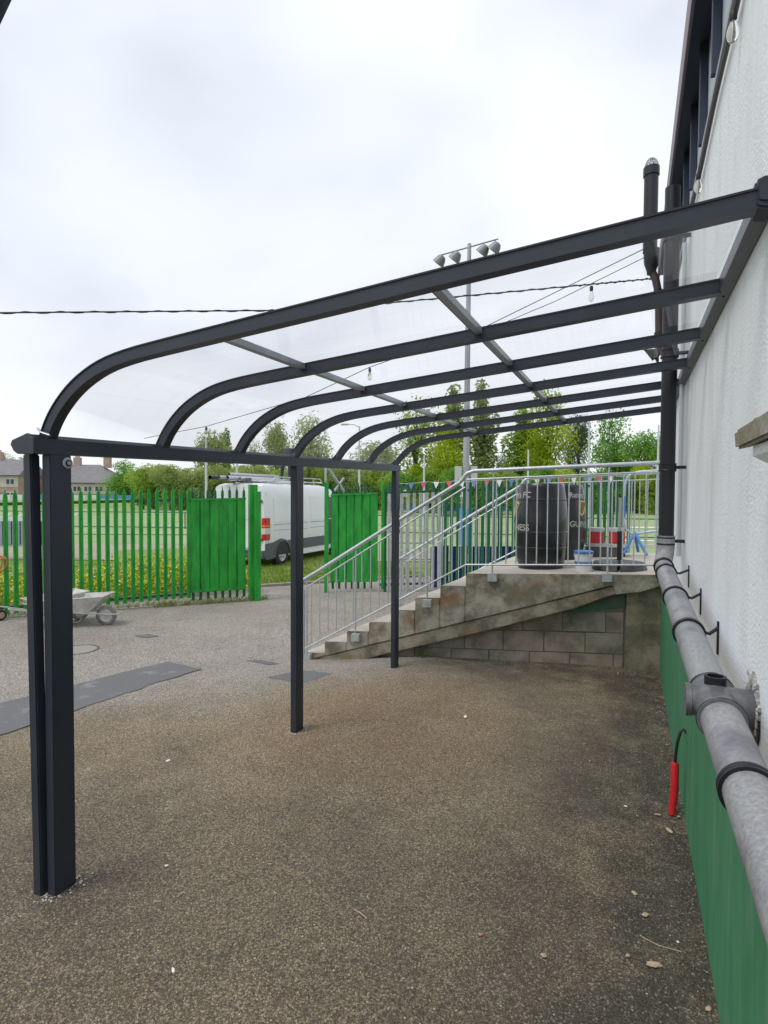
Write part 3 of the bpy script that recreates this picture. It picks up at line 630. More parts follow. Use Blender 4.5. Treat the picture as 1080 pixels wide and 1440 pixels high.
# block wall below
bw = thing('block_wall', 'grey concrete block wall recessed under the concrete steps', 'wall', S(2, .15, 0))
mort = [(0, -.15), (4.3, -.22), (4.3, -.08), (3.4, .12), (2.03, .5), (1.13, .78), (.55, 1.02), (0, 1.16)]
part(MB().prism([S(u, .157, z) for u, z in mort], [S(u, .30, z) for u, z in mort]), 'mortar', mat('mortar_dark', (.11, .10, .08), .95), bw)
def ulim(z): # block top must stay under the raking beam
    return 3.4-(z-.08)*(3.4-.55)/(1.0-.08)
soff = lambda u: .085+(3.61-u)*.275+.05
for r_i, (z0, z1) in enumerate(((-.16, .175), (.185, .455), (.465, .735), (.745, 1.0))):
    edges = [.47]; e_ = .47+(.12, .47, .22, .50)[r_i]
    while e_ < 4.4: edges.append(e_); e_ += .53+rnd.uniform(-.015, .015)
    for x0_, x1_ in zip(edges, edges[1:]+[4.5]):
        uu0, u1 = x0_+.004, x1_-.005
        zt0, zt1 = min(z1, soff(uu0)), min(z1, soff(u1))
        if zt0 < z0+.05: continue
        zt1 = max(zt1, z0+.01); pv = rnd.uniform(-.006, .005); q1_, q2_ = rnd.uniform(-.004, .004), rnd.uniform(-.004, .004)
        a = [(uu0, z0+q1_), (u1, z0+q2_), (u1, zt1+q1_), (uu0, zt0+q2_)]
        part(MB().prism([S(x, .148+pv, z) for x, z in a], [S(x, .20, z) for x, z in a]), 'block', [BLOCKM, BLOCKM2][(r_i+int(uu0*3)) % 2], bw, bevel=.005, segs=2)
part(MB().prism([S(.004, .10, -.15), S(.455, .10, -.15), S(.44, .10, 1.0), (S(.004, .10, 1.16))], [S(.004, .30, -.15), S(.455, .30, -.15), S(.44, .30, 1.0), S(.004, .30, 1.16)]), 'pier', STD, bw, bevel=.01)
# green algae band on wall top
part(MB().prism([S(.46, .135, .80), S(1.1, .135, .70), S(1.0, .135, .84), S(.46, .135, .98)], [S(.46, .2, .80), S(1.1, .2, .70), S(1.0, .2, .84), S(.46, .2, .98)]), 'painted_block', mat('flaking_green', (.03, .12, .07), .8, c2=(.12, .11, .09), scale=9, bump=.5), bw)

# railings
def railing(label, v, up, span_u1, brackets, landing_end):
    t_ = thing('handrail', label, 'railing', S(3, v, 0), 'galvanised handrails on the steps')
    hz = lambda u: 1.11+(4.83-u)*(2.53-1.11)/(4.83-2.5)
    bz = lambda u: .11+(4.83-u)*(1.37-.11)/(4.83-2.45) if u > 2.45 else 1.372
    # tube handrail with bends
    P = [S(4.80, v, .95), S(4.84, v, 1.03), S(4.86, v, 1.09), S(4.82, v, 1.135), S(4.6, v, hz(4.6)+.01), S(3.6, v, hz(3.6)), S(2.56, v, hz(2.56)-.02), S(2.50, v, hz(2.5)+.0), S(2.475, v, hz(2.5)+.045), S(2.44, v, 2.605), S(2.36, v, 2.63), S(landing_end, v, 2.645)]
    part(MB().tube(P, .027, 12), 'rail', GALV, t_, smooth=True, sa=60)
    part(MB().tube([S(4.74, v, hz(4.74)-.12), S(2.47, v, hz(2.47)-.13)], .012, 6), 'infill_rail', GALV, t_)
    part(MB().tube([S(2.47, v, 2.52), S(landing_end, v, 2.535)], .012, 6), 'infill_rail', GALV, t_)
    part(MB().tube([S(4.80, v, bz(4.80)), S(2.45, v, 1.372), S(landing_end, v, 1.372)], .014, 6), 'bottom_rail', GALV, t_)
    part(MB().tube([S(4.80, v, .04), S(4.80, v, 1.0)], .021, 8), 'standard', GALV, t_)
    u = 4.68
    while u > 2.5:
        part(MB().tube([S(u, v, bz(u)), S(u, v, hz(u)-.12)], .0085, 5), 'picket', GALV, t_); u -= .127
    u = 2.45
    while u > landing_end:
        part(MB().tube([S(u, v, 1.372), S(u, v, 2.52)], .0085, 5), 'picket', GALV, t_); u -= .131
    for (ub, zb) in brackets:
        zt = hz(ub)-.0 if ub > 2.45 else 2.62
        part(MB().tube([S(ub, v, zb), S(ub, v, zt)], .012, 8), 'standard', GALV, t_)
        if up:
            bk = MB(); bk.prism([S(ub-.06, v-.015, zb-.06), S(ub+.06, v-.015, zb-.06), S(ub+.06, v-.015, zb+.05), S(ub-.06, v-.015, zb+.05)], [S(ub-.06, -.002, zb-.06), S(ub+.06, -.002, zb-.06), S(ub+.06, -.002, zb+.05), S(ub-.06, -.002, zb+.05)])
            bb = part(bk, 'bracket', GALV_DULL, t_, bevel=.006)
    return t_
railing('galvanised handrail with vertical bars nearest the canopy along the steps and landing', -.05, True, 0, [(4.75, .01), (4.01, .33), (2.98, .84), (2.10, 1.205), (.66, 1.215)], .06)
railing('farther galvanised handrail on the back edge of the steps behind the black barrels', STW+.03, False, 0, [(4.75, .01), (4.01, .33), (2.98, .84), (2.10, 1.205), (.66, 1.215)], -.7)
# ------------------------------------------------------------------ palisade fences and gates
FL0, FLd = Vector((-10.484, 6.675)), Vector((.636, .772)).normalized()
FR0, FRd = Vector((-6.65, 11.83)), Vector((.893, .449)).normalized()
def pale(P0, d, s, z0, z1, name, mt, parent, w_=.078, tip=True, n_=None):
    """W-section pale with a pointed triple head, folded along its centre"""
    nrm = Vector((d.y, -d.x))      # towards the camera side
    c = P0+d*s
    def pt(a, o_, z): q = c+d*a+nrm*o_; return Vector((q.x, q.y, z))
    h = w_/2
    prof = [(-h, .0), (-h*.45, .016), (0, .004), (h*.45, .016), (h, .0)]
    zt = z1-.15 if tip else z1
    rows = [[pt(a, o_, z0) for a, o_ in prof], [pt(a, o_, zt) for a, o_ in prof]]
    if tip:
        rows.append([pt(a*.86, o_, zt+.05) for a, o_ in prof]); rows.append([pt(a*.35, o_*.5+.004, zt+.085) for a, o_ in prof])
        rows.append([pt(a*.30, .006, z1-.03) for a, o_ in prof]); rows.append([pt(a*.05, .006, z1) for a, o_ in prof])
    mb = MB(); n = 5; mb.v = [tuple(p) for r_ in rows for p in r_]
    for i in range(len(rows)-1):
        for k in range(4): mb.f.append((i*n+k, i*n+k+1, (i+1)*n+k+1, (i+1)*n+k))
    # thin back so it has substance
    m_ = len(mb.v); mb.v += [(p[0]-nrm.x*.004, p[1]-nrm.y*.004, p[2]) for p in mb.v[:]]
    for i in range(len(rows)-1):
        for k in range(4): mb.f.append(tuple(m_+x for x in (i*n+k, (i+1)*n+k, (i+1)*n+k+1, i*n+k+1)))
        for k in (0, 4): mb.f.append((i*n+k, (i+1)*n+k, m_+(i+1)*n+k, m_+i*n+k))
    return part(mb, name, mt, parent)
def rail(P0, d, s0, s1, za, zb, mt, parent, off=-.02, h=.028, t=.012):
    nrm = Vector((d.y, -d.x)); a, b = P0+d*s0+nrm*off, P0+d*s1+nrm*off
    A4 = [Vector((a.x-nrm.x*x, a.y-nrm.y*x, za+z)) for x, z in ((-t, -h), (t, -h), (t, h), (-t, h))]
    B4 = [Vector((b.x-nrm.x*x, b.y-nrm.y*x, zb+z)) for x, z in ((-t, -h), (t, -h), (t, h), (-t, h))]
    return part(MB().prism(A4, B4), 'rail', mt, parent)
def fpost(P0, d, s, z0, z1, w_, mt, parent, off=0, name='post'):
    nrm = Vector((d.y, -d.x)); c = P0+d*s+nrm*off
    return part(MB().obox((c.x, c.y, (z0+z1)/2), (d.x, d.y, 0), (nrm.x, nrm.y, 0), (0, 0, 1), w_/2, w_/2, (z1-z0)/2), name, mt, parent, bevel=.006, segs=1)
railz = lambda s: 1.898+.0245*s
fence1 = thing('palisade_fence', 'green steel palisade fence left of the gate, seen past the first canopy post', 'fence', (FL0.x, FL0.y, -.17))
RAILD = mat('fence_rail_dark', (.012, .075, .045), .5)
s = -2.8
while s < 3.27:
    pale(FL0, FLd, s, -.10+.01*s+rnd.uniform(-.015, .015), railz(s)+.275+rnd.uniform(-.012, .012), 'pale', GREEN, fence1); s += .1515
rail(FL0, FLd, -3, 3.29, railz(-3), railz(3.29), RAILD, fence1); rail(FL0, FLd, -3, 3.29, -.01, .02, RAILD, fence1)
fpost(FL0, FLd, -.62, -.25, railz(0)+.05, .07, GREEN, fence1, -.08)
# left gate leaf, sheeted
def leaf_gate(label, P0, d, s0, s1, zr, ztop_off, zb, npan, grp=None):
    t_ = thing('gate_leaf', label, 'gate', (P0.x+d.x*s0, P0.y+d.y*s0, -.2), 'sheeted green gate leaves')
    nrm = Vector((d.y, -d.x)); L_ = s1-s0; pw = L_/npan
    for i in range(npan):
        a, b = s0+i*pw+.001, s0+(i+1)*pw-.001; ztop = zr((a+b)/2)
        prof = [(a, 0.0), (a+.018, .026), (b-.018, .026), (b, 0.0)]
        mb = MB(); vs = []
        for z in (zb+rnd.uniform(-.004, .004), ztop-.01):
            for x, o_ in prof: q = P0+d*x+nrm*o_; vs.append((q.x, q.y, z))
            for x, o_ in prof[::-1]: q = P0+d*x+nrm*(o_-.004); vs.append((q.x, q.y, z))
        mb.add(vs, [(k, (k+1) % 8, 8+(k+1) % 8, 8+k) for k in range(8)]+[tuple(range(8))[::-1], tuple(range(8, 16))])
        part(mb, 'sheet_panel', GREEN, t_)
    rail(P0, d, s0, s1, zr(s0), zr(s1), GREEN, t_, off=.03, h=.022, t=.016)
    rail(P0, d, s0, s1, zb+.03, zb+.03, GREEN, t_, off=.03, h=.022, t=.016)
    k = s0+.05
    while k < s1-.02:
        pale(P0, d, k, zb-.17, zr(k)+ztop_off+rnd.uniform(-.01, .01), 'pale', GREEN_SHADE, t_, w_=.06).location += Vector((-nrm.x*.03, -nrm.y*.03, 0)); k += .1515
    return t_
gl = leaf_gate('left green gate leaf clad in ribbed steel sheets with weeds along its foot', FL0, FLd, 3.30, 4.44, railz, .27, .04, 6)
lg = thing('gate_post', 'thick green gate post beside the white van', 'post', (-7.6, 10.2, -.22))
fpost(FL0, FLd, 4.60, -.24, 2.31, .17, GREEN, lg, 0)
fpost(FL0, FLd, 4.66, -.24, 2.16, .13, GREEN, lg, .13, 'slam_plate')
zr2 = lambda s: 2.09+.039*s
rgl = leaf_gate('right green gate leaf clad in ribbed steel sheets behind the handrail', FR0, FRd, .12, 1.24, zr2, .27, .02, 6)
rg = thing('gate_post', 'slim green gate post on the right side of the gateway', 'post', (-6.65, 11.83, -.23))
fpost(FR0, FRd, .02, -.25, 2.40, .10, GREEN, rg)
fence2 = thing('palisade_fence', 'shade-darkened green palisade fence running right behind the steps and barrels', 'fence', (-5.4, 12.4, -.24))
s = 1.36; i = 0
while s < 7.45:
    z0 = -.18+.02*s
    if s < 2.75 and s > 1.5:
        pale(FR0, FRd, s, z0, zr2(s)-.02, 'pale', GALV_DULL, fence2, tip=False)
        pale(FR0, FRd, s, zr2(s)-.019, zr2(s)+.28, 'pale_head', GREEN_SHADE, fence2)
    else: pale(FR0, FRd, s, z0, zr2(s)+.28+rnd.uniform(-.01, .01), 'pale', GREEN if s < 1.45 else GREEN_SHADE, fence2)
    s += .1505; i += 1
rail(FR0, FRd, 1.27, 7.5, zr2(1.27), zr2(7.5), RAILD, fence2); rail(FR0, FRd, 1.27, 7.5, -.05, .08, RAILD, fence2)
for s in (1.42, 4.2, 7.0): fpost(FR0, FRd, s, -.3, zr2(s)+.1, .07, GREEN_SHADE, fence2, -.08)

# bunting on the fence
bt = thing('bunting', 'red white and blue triangular bunting strung along the shade-darkened green fence', 'bunting', (-5, 12.6, 2.3))
BC = {'r': mat('flag_red', (.62, .12, .13), .7), 'w': mat('flag_white', (.72, .72, .72), .7), 'b': mat('flag_blue', (.16, .24, .46), .7)}
fn_ = Vector((FRd.y, -FRd.x)); line = []
def fp(s, o_, z): q = FR0+FRd*s+fn_*o_; return Vector((q.x, q.y, z))
for i in range(60):
    s = 1.6+i*.1; line.append(fp(s, .03, zr2(s)+.235-.03*math.sin(i*.42)**2))
part(MB().tube(line, .004, 4), 'cord', BC['w'], bt)
for i, cc in enumerate('brwgrwbrwbrwbrwbrw'.replace('g', '')):
    s = 2.02+i*.305; zt = zr2(s)+.225; sw_ = rnd.uniform(-.03, .03); h_ = rnd.uniform(.16, .20)
    A3 = [fp(s-.07, .034, zt), fp(s+.07, .034, zt), fp(s+sw_, .06+rnd.uniform(-.02, .03), zt-h_)]
    part(MB().prism(A3, [p+Vector((fn_.x*.003, fn_.y*.003, 0)) for p in A3]), 'flag', BC[cc], bt)

# weeds at the foot of the gate and fence
WEED = leafmat('weed_leaf', (.16, .22, .06), (.40, .38, .16), scale=5)
def wp_():
    s = rnd.uniform(2.6, 4.9); o_ = rnd.gauss(.06, .07); q = FL0+FLd*s+Vector((FLd.y, -FLd.x))*o_; return q.x, q.y, G(q.x, q.y)-.01
blades('weeds', 'dry and green weeds along the foot of the left gate leaf', wp_, 700, .04, .17, WEED, .006, lean=.6)
def wp2():
    s = rnd.uniform(-3, 3); o_ = rnd.gauss(-.05, .08); q = FL0+FLd*s+Vector((FLd.y, -FLd.x))*o_; return q.x, q.y, G(q.x, q.y)-.01
blades('weeds', 'sparse grass growing under the left palisade fence', wp2, 1500, .03, .16, WEED, .006, lean=.5)
# concrete strip under fence
mbq = MB(); a, b = FL0+FLd*-3.2, FL0+FLd*4.7; nq = Vector((FLd.y, -FLd.x))
mbq.prism([Vector((a.x+nq.x*x, a.y+nq.y*x, G(a.x, a.y)+z)) for x, z in ((-.12, -.1), (.06, -.1), (.06, .018), (-.12, .03))], [Vector((b.x+nq.x*x, b.y+nq.y*x, G(b.x, b.y)+z)) for x, z in ((-.12, -.1), (.06, -.1), (.06, .018), (-.12, .03))])
tag(part(mbq, 'concrete_strip', CONC), 'narrow concrete strip under the palisade fence', None, None, 'structure')
# yellow flowering strip behind the fence
FLEAF = leafmat('flowering_leaf', (.14, .26, .02), (.38, .44, .03), trans=.3, scale=2.2)
YEL = leafmat('yellow_flower', (.85, .72, .03), (.70, .66, .06), trans=.3, scale=3)
WFL = leafmat('white_flower', (.7, .7, .6), (.6, .6, .5), trans=.3)
def fl_():
    s = rnd.uniform(-7, 5.0); o_ = -abs(rnd.gauss(0, 1))*2.6-.9; q = FL0+FLd*s+nq*o_
    return q.x, q.y, -.33+max(0, .12+.02*s)
def leafclump(name, label, fn, n, sz, hmax, mt):
    mb = MB()
    for i in range(n):
        x, y, z = fn(); z += rnd.uniform(.02, hmax); s_ = sz*rnd.uniform(.6, 1.3)
        a = Vector((rnd.gauss(0, 1), rnd.gauss(0, 1), rnd.gauss(0, .7))).normalized(); b = a.cross(Vector((rnd.gauss(0, 1), rnd.gauss(0, 1), rnd.gauss(0, 1)))).normalized()
        c = Vector((x, y, z)); mb.add([c-a*s_, c-b*s_*.6, c+a*s_, c+b*s_*.6], [(0, 1, 2, 3)])
    o = part(mb, name, mt); tag(o, label, None, None, 'stuff'); return o
leafclump('ground_cover', 'leafy low plants behind the left palisade fence', fl_, 13000, .05, .34, FLEAF)
leafclump('yellow_flowers', 'mass of yellow flowers behind the left palisade fence', fl_, 5200, .040, .40, YEL)
leafclump('white_flowers', 'scattered white flowers behind the left palisade fence', fl_, 1500, .034, .42, WFL)

# ------------------------------------------------------------------ van
VX, VY, VZ = -10.85, 15.35, -.33
van = thing('parked_van', 'white panel van with roof rack parked on the grass beyond the green gate', 'van', (VX-1.1, VY+3, VZ))
W_ = 2.2; LEN = 6.4
def sect(y):
    """half-width scale, roof height, floor height along the length"""
    t = y/LEN
    roof = 2.80
    if y < .10: roof = 2.74
    elif y < .3: roof = 2.79
    if y > 4.1: roof = 2.80-.10*((y-4.1)/.6)
    if y > 4.7: roof = 2.70-1.15*((y-4.7)/1.0)
    if y > 5.6: roof = 1.66-.28*((y-5.6)/.8)
    wsc = 1-.03*max(0, (.3-y)/.3)-.10*max(0, (y-5.2)/1.2)
    return wsc, roof
secs = [0, .05, .15, .35, 1, 2, 3, 4.0, 4.25, 4.5, 4.75, 5.1, 5.4, 5.6, 6.0, 6.3, 6.4]
mb = MB(); n = None; rows = []
for y in secs:
    ws, rf = sect(y); hw = W_/2*ws; zb = .34
    cy = []
    pts_ = [(hw*.97, zb), (hw, zb+.22), (hw*1.0, 1.2), (hw*.985, 1.6), (hw*.945, min(2.35, rf-.35)), (hw*.90, rf-.16), (hw*.82, rf-.045), (hw*.62, rf), (0, rf+.015)]
    pts_ = [(a, min(z, rf)) for a, z in pts_]
    full = pts_+[(-a, z) for a, z in pts_[-2::-1]]
    rows.append([(VX-W_/2+a, VY+y, VZ+z) for a, z in full])
n = len(rows[0]); mb.v = [p for r_ in rows for p in r_]
for i in range(len(rows)-1):
    for k in range(n): mb.f.append((i*n+k, i*n+(k+1) % n, (i+1)*n+(k+1) % n, (i+1)*n+k))
mb.f += [tuple(range(n)), tuple((len(rows)-1)*n+k for k in range(n))]
body = part(mb, 'body', WHITE_V, van, smooth=True, sa=32)
def vside(name, yz, mt, parent, o0=-.01, o1=.006, bevel=0):   # piece lying on the right side of the body
    def xx(z): return VX-.0-(0 if z < 1.3 else (z-1.3)*.055 if z < 2.35 else .058+(z-2.35)*.3)
    return part(MB().prism([Vector((xx(z)+o0, VY+y, VZ+z)) for y, z in yz], [Vector((xx(z)+o1, VY+y, VZ+z)) for y, z in yz]), name, mt, parent, bevel=bevel)
CLAD = mat('van_cladding', (.10, .105, .12), .6)
arch = lambda cy, r_, n_=10: [(cy+r_*math.cos(math.pi*k/n_), .40+r_*math.sin(math.pi*k/n_)) for k in range(n_+1)]
CY1, CY2, WR = .98, 4.95, .40
vside('side_cladding', [(.0, .30), (CY1-.5, .30), (CY1-.47, .62), (CY1-.30, .83), (CY1, .94), (CY1-.2, .93), (0.4, .84), (.0, .82)], CLAD, van, o1=.014)
vside('side_cladding', [(CY1+.5, .50), (4.1, .50), (4.1, .86), (CY1+.30, .86), (CY1+.45, .66)], CLAD, van, o1=.014)
vside('sill', [(CY1+.5, .30), (4.2, .30), (4.2, .46), (CY1+.5, .46)], WHITE_V, van, o1=.022)
for cy in (CY1, CY2):
    oa = arch(cy, .52); ia = arch(cy, .45)
    vs = []; mb = MB()
    A_ = [Vector((VX-.01, VY+y, VZ+z)) for y, z in oa]; B_ = [Vector((VX-.01, VY+y, VZ+z)) for y, z in ia]
    for k in range(len(oa)-1):
        mb.prism([A_[k], A_[k+1], B_[k+1], B_[k]], [p+Vector((.035, 0, 0)) for p in (A_[k], A_[k+1], B_[k+1], B_[k])])
    part(mb, 'wheel_arch', CLAD, van)
    part(MB().prism([Vector((VX-.02, VY+y, VZ+z)) for y, z in ia], [Vector((VX+.004, VY+y, VZ+z)) for y, z in ia]), 'arch_well', BLACK, van)
    for sx in (1, -1):
        xo = VX-.12 if sx > 0 else VX-W_+.12
        wh = part(MB().lathe((xo, VY+cy, VZ+WR), [(.22, -.11), (.37, -.115), (WR, -.08), (WR, .08), (.37, .115), (.23, .118), (.22, .07)], 30, 'X', cap=False), 'wheel', TYRE, van, smooth=True, sa=50)
        SIL = mat('wheel_silver', (.42, .43, .44), .4, .6) if 'wheel_silver' not in bpy.data.materials else bpy.data.materials['wheel_silver']
        part(MB().lathe((xo, VY+cy, VZ+WR), [(.0, .085*sx), (.07, .09*sx), (.075, .06*sx), (.13, .05*sx), (.20, .085*sx), (.235, .115*sx), (.235, .0)], 26, 'X', cap=False), 'rim', SIL, wh, smooth=True)
        hl = MB()
        for k in range(8):
            a = 2*math.pi*k/8; hl.lathe((xo+.078*sx, VY+cy+.165*math.cos(a), VZ+WR+.165*math.sin(a)), [(.0, 0), (.024, 0), (.024, .004*sx)], 8, 'X')
        part(hl, 'rim_hole', BLACK, wh)
SEAM = mat('panel_seam', (.20, .21, .23), .6)
def seam(yz, wd=.010):
    mb = MB()
    for (y0, z0), (y1, z1) in zip(yz, yz[1:]):
        def xx(z): return VX-(0 if z < 1.3 else (z-1.3)*.055 if z < 2.35 else .058+(z-2.35)*.3)
        mb.tube([(xx(z0)+.002, VY+y0, VZ+z0), (xx(z1)+.002, VY+y1, VZ+z1)], wd/2, 4)
    part(mb, 'panel_seam', SEAM, van)
seam([(2.72, .9), (2.72, 2.42), (2.78, 2.48), (3.98, 2.48), (4.02, 2.42), (4.02, .5)])
seam([(.45, 2.42), (2.62, 2.42)], .008); seam([(.45, 1.42), (2.62, 1.42)], .014); seam([(.45, 1.24), (2.62, 1.20)], .010); seam([(2.78, 1.42), (3.98, 1.42)], .014); seam([(2.78, 1.22), (3.98, 1.22)], .012)
seam([(.16, .85), (.16, 2.45), (.3, 2.62)], .010)
seam([(4.1, .5), (4.1, 2.4)], .012); seam([(4.1, 2.4), (4.6, 2.38)], .01)
vside('panel_recess', [(.5, 1.5), (2.55, 1.5), (2.55, 2.30), (.5, 2.30)], WHITE_V, van, o1=.009, bevel=.006)
vside('panel_recess', [(2.86, 1.5), (3.92, 1.5), (3.92, 2.36), (2.86, 2.36)], WHITE_V, van, o1=.009, bevel=.006)
vside('cab_window', [(4.2, 1.52), (5.25, 1.5), (5.15, 1.75), (4.75, 2.3), (4.25, 2.36)], mat('dark_glass', (.015, .018, .022), .08), van, o1=.012)
vside('cab_door', [(4.15, .5), (4.45, .5), (4.45, 1.48), (4.15, 1.48)], mat('cab_dark_blue', (.03, .035, .06), .4), van, o1=.010)  # narrow dark blue strip on the side of the cab
vside('door_mirror', [(5.2, 1.5), (5.42, 1.5), (5.42, 1.95), (5.2, 1.95)], CLAD, van, o1=.22, bevel=.02)
# rear: lamps, doors, bumper
RED = mat('lamp_red', (.55, .012, .02), .2, coat=.5); AMB = mat('lamp_clear', (.62, .60, .56), .2); ORG = mat('lamp_amber', (.75, .20, .02), .3)
lamp = thing('x', 'x', 'x', (0, 0, 0)); bpy.data.objects.remove(lamp)
for sx in (1, -1):
    bx_ = VX-.02 if sx > 0 else VX-W_+.02
    x0, x1 = (bx_-.13, bx_+.032) if sx > 0 else (bx_-.032, bx_+.13)
    tl = part(MB().box(x0, x1, VY-.022, VY+.26, VZ+.93, VZ+1.66), 'tail_light', RED, van, bevel=.02)
    part(MB().box(x0-.006, x1+.006, VY-.027, VY+.265, VZ+1.12, VZ+1.34), 'reversing_lens', AMB, tl, bevel=.012)
    part(MB().box(x0-.006, x1+.006, VY-.027, VY+.265, VZ+1.36, VZ+1.44), 'indicator_lens', ORG, tl, bevel=.008)
part(MB().box(VX-W_-.01, VX+.012, VY-.14, VY+.12, VZ+.36, VZ+.60), 'bumper', CLAD, van, bevel=.03)
part(MB().box(VX-W_+.35, VX-.35, VY-.18, VY-.05, VZ+.60, VZ+.64), 'bumper_step', ALU, van, bevel=.01)
for x0, x1 in ((VX-W_+.16, VX-W_/2-.008), (VX-W_/2+.008, VX-.16)):
    dr = part(MB().box(x0, x1, VY-.022, VY+.02, VZ+.66, VZ+2.58), 'rear_door', WHITE_V, van, bevel=.015)
    part(MB().box(x0+.12, x1-.12, VY-.03, VY-.0225, VZ+1.6, VZ+2.4), 'door_panel', WHITE_V, dr, bevel=.005)
    for z in (.95, 2.2): part(MB().box(x1-.03 if x1 > VX-.5 else x0-.03, x1+.05 if x1 > VX-.5 else x0+.05, VY-.045, VY-.01, VZ+z-.05, VZ+z+.05), 'hinge', CLAD, dr, bevel=.008)
part(MB().box(VX-W_/2-.25, VX-W_/2+.05, VY-.035, VY-.0225, VZ+1.02, VZ+1.13), 'number_plate', mat('number_plate', (.62, .50, .06), .4), van)
# roof rack with tubes
rk = MB(); xa_, xb_, zr_ = VX-.34, VX-W_+.34, VZ+3.0
for x in (xa_, xb_):
    rk.tube([(x, VY+.9, zr_-.10), (x, VY+1.05, zr_+.03), (x, VY+4.1, zr_+.03), (x, VY+4.25, zr_-.12)], .02, 6); rk.tube([(x, VY+.5, zr_-.09), (x, VY+4.3, zr_-.12)], .018, 6)
    for y in (1.05, 1.9, 2.8, 3.6): rk.tube([(x, VY+y, zr_-.22), (x, VY+y, zr_+.03)], .016, 6)
for y in (.6, 1.4, 2.2, 3.0, 3.8, 4.2): rk.tube([(xa_, VY+y, zr_-.10), (xb_, VY+y, zr_-.10)], .016, 6)
part(rk, 'roof_rack', GALV, van, smooth=True)
pt = thing('tube_bundle', 'bundle of long grey tubes lying on the van roof and jutting out behind', 'tubes', (VX-1.3, VY, VZ+2.95))
for i, (x, z, r_) in enumerate(((VX-1.62, 2.97, .07), (VX-1.42, 2.98, .055), (VX-1.24, 2.97, .07), (VX-1.34, 3.09, .055), (VX-1.05, 2.96, .04))):
    tb = MB().tube([(x, VY-.75+.2*i, VZ+z+.0), (x+.06, VY+2.6, VZ+z)], r_, 12, cap=False); tb.tube([(x, VY-.75+.2*i, VZ+z), (x+.06, VY+2.6, VZ+z)], r_*.86, 12, cap=False)
    part(tb, 'tube', GALV if i != 0 else ANTH, pt, smooth=True)
part(MB().tube([(VX-.75, VY+.35, VZ+2.86), (VX-1.7, VY+.35, VZ+2.86)], .025, 6).box(VX-1.0, VX-.86, VY+.30, VY+.42, VZ+2.80, VZ+2.98), 'rack_roller', CLAD, van)

# person bending on the van roof
def skin_body(name, joints, edges, mt, parent, sub=2):
    me = bpy.data.meshes.new(name); off = worldloc(parent)
    me.from_pydata([tuple(Vector(p[0])-off) for p in joints], edges, []); o = bpy.data.objects.new(name, me); col.objects.link(o); o.parent = parent
    sk = o.modifiers.new('skin', 'SKIN'); 
    for v, p in zip(me.skin_vertices[0].data, joints): v.radius = (p[1], p[1] if len(p) < 3 else p[2])
    me.skin_vertices[0].data[0].use_root = True
    ss = o.modifiers.new('sub', 'SUBSURF'); ss.levels = sub; ss.render_levels = sub
    bpy.context.view_layer.update(); dg = bpy.context.evaluated_depsgraph_get(); m2 = bpy.data.meshes.new_from_object(o.evaluated_get(dg))
    o.modifiers.clear(); o.data = m2; m2.materials.clear(); m2.materials.append(mt); m2.shade_smooth(); return o
pp_ = Vector((VX-.95, VY+2.6, VZ+2.90))
person = thing('person', 'person in dark clothes bending over on the roof of the white van', 'person', tuple(pp_))
DARKC = mat('dark_clothes', (.022, .026, .045), .85, c2=(.04, .045, .065), scale=10, bump=.4, bscale=30)
J = lambda x, y, z: tuple(pp_+Vector((x, y, z))*1.12)
body_j = [(J(0, 0, .88), .15), (J(-.09, .0, .82), .11), (J(-.13, .02, .46), .075), (J(-.14, -.03, .09), .052), (J(-.14, .10, .03), .04),
          (J(.09, .0, .82), .11), (J(.14, .05, .46), .075), (J(.15, .0, .09), .052), (J(.15, .13, .03), .04),
          (J(.0, .16, 1.05), .15), (J(.02, .36, 1.10), .165), (J(.03, .46, 1.04), .08),
          (J(-.17, .40, 1.05), .07), (J(-.24, .42, .80), .048), (J(-.18, .50, .58), .038),
          (J(.21, .40, 1.05), .07), (J(.26, .44, .80), .048), (J(.20, .54, .58), .038)]
pb = skin_body('body', body_j, [(0, 1), (1, 2), (2, 3), (3, 4), (0, 5), (5, 6), (6, 7), (7, 8), (0, 9), (9, 10), (10, 11), (10, 12), (12, 13), (13, 14), (10, 15), (15, 16), (16, 17)], DARKC, person)
SKINM = mat('skin', (.45, .27, .20), .6)
part(MB().ball(J(.035, .58, .99), .105, 8, sz=1.15), 'head', SKINM, person, smooth=True)
part(MB().ball(J(.035, .575, 1.02), .115, 8, sz=1.0), 'hood', DARKC, person, smooth=True)
for sx, hx in ((-1, -.18), (1, .20)):
    hm_ = MB()
    hm_.ball(J(hx, .53, .53), .04, 5)
    for f_ in range(4): hm_.tube([J(hx-.03+.02*f_, .54, .51), J(hx-.032+.022*f_, .57, .46), J(hx-.03+.021*f_, .565, .42+.008*abs(f_-1))], .009, 5)
    hm_.tube([J(hx-.04*sx, .53, .53), J(hx-.065*sx, .56, .49), J(hx-.06*sx, .575, .46)], .01, 5)
    part(hm_, 'hand', SKINM, person, smooth=True)

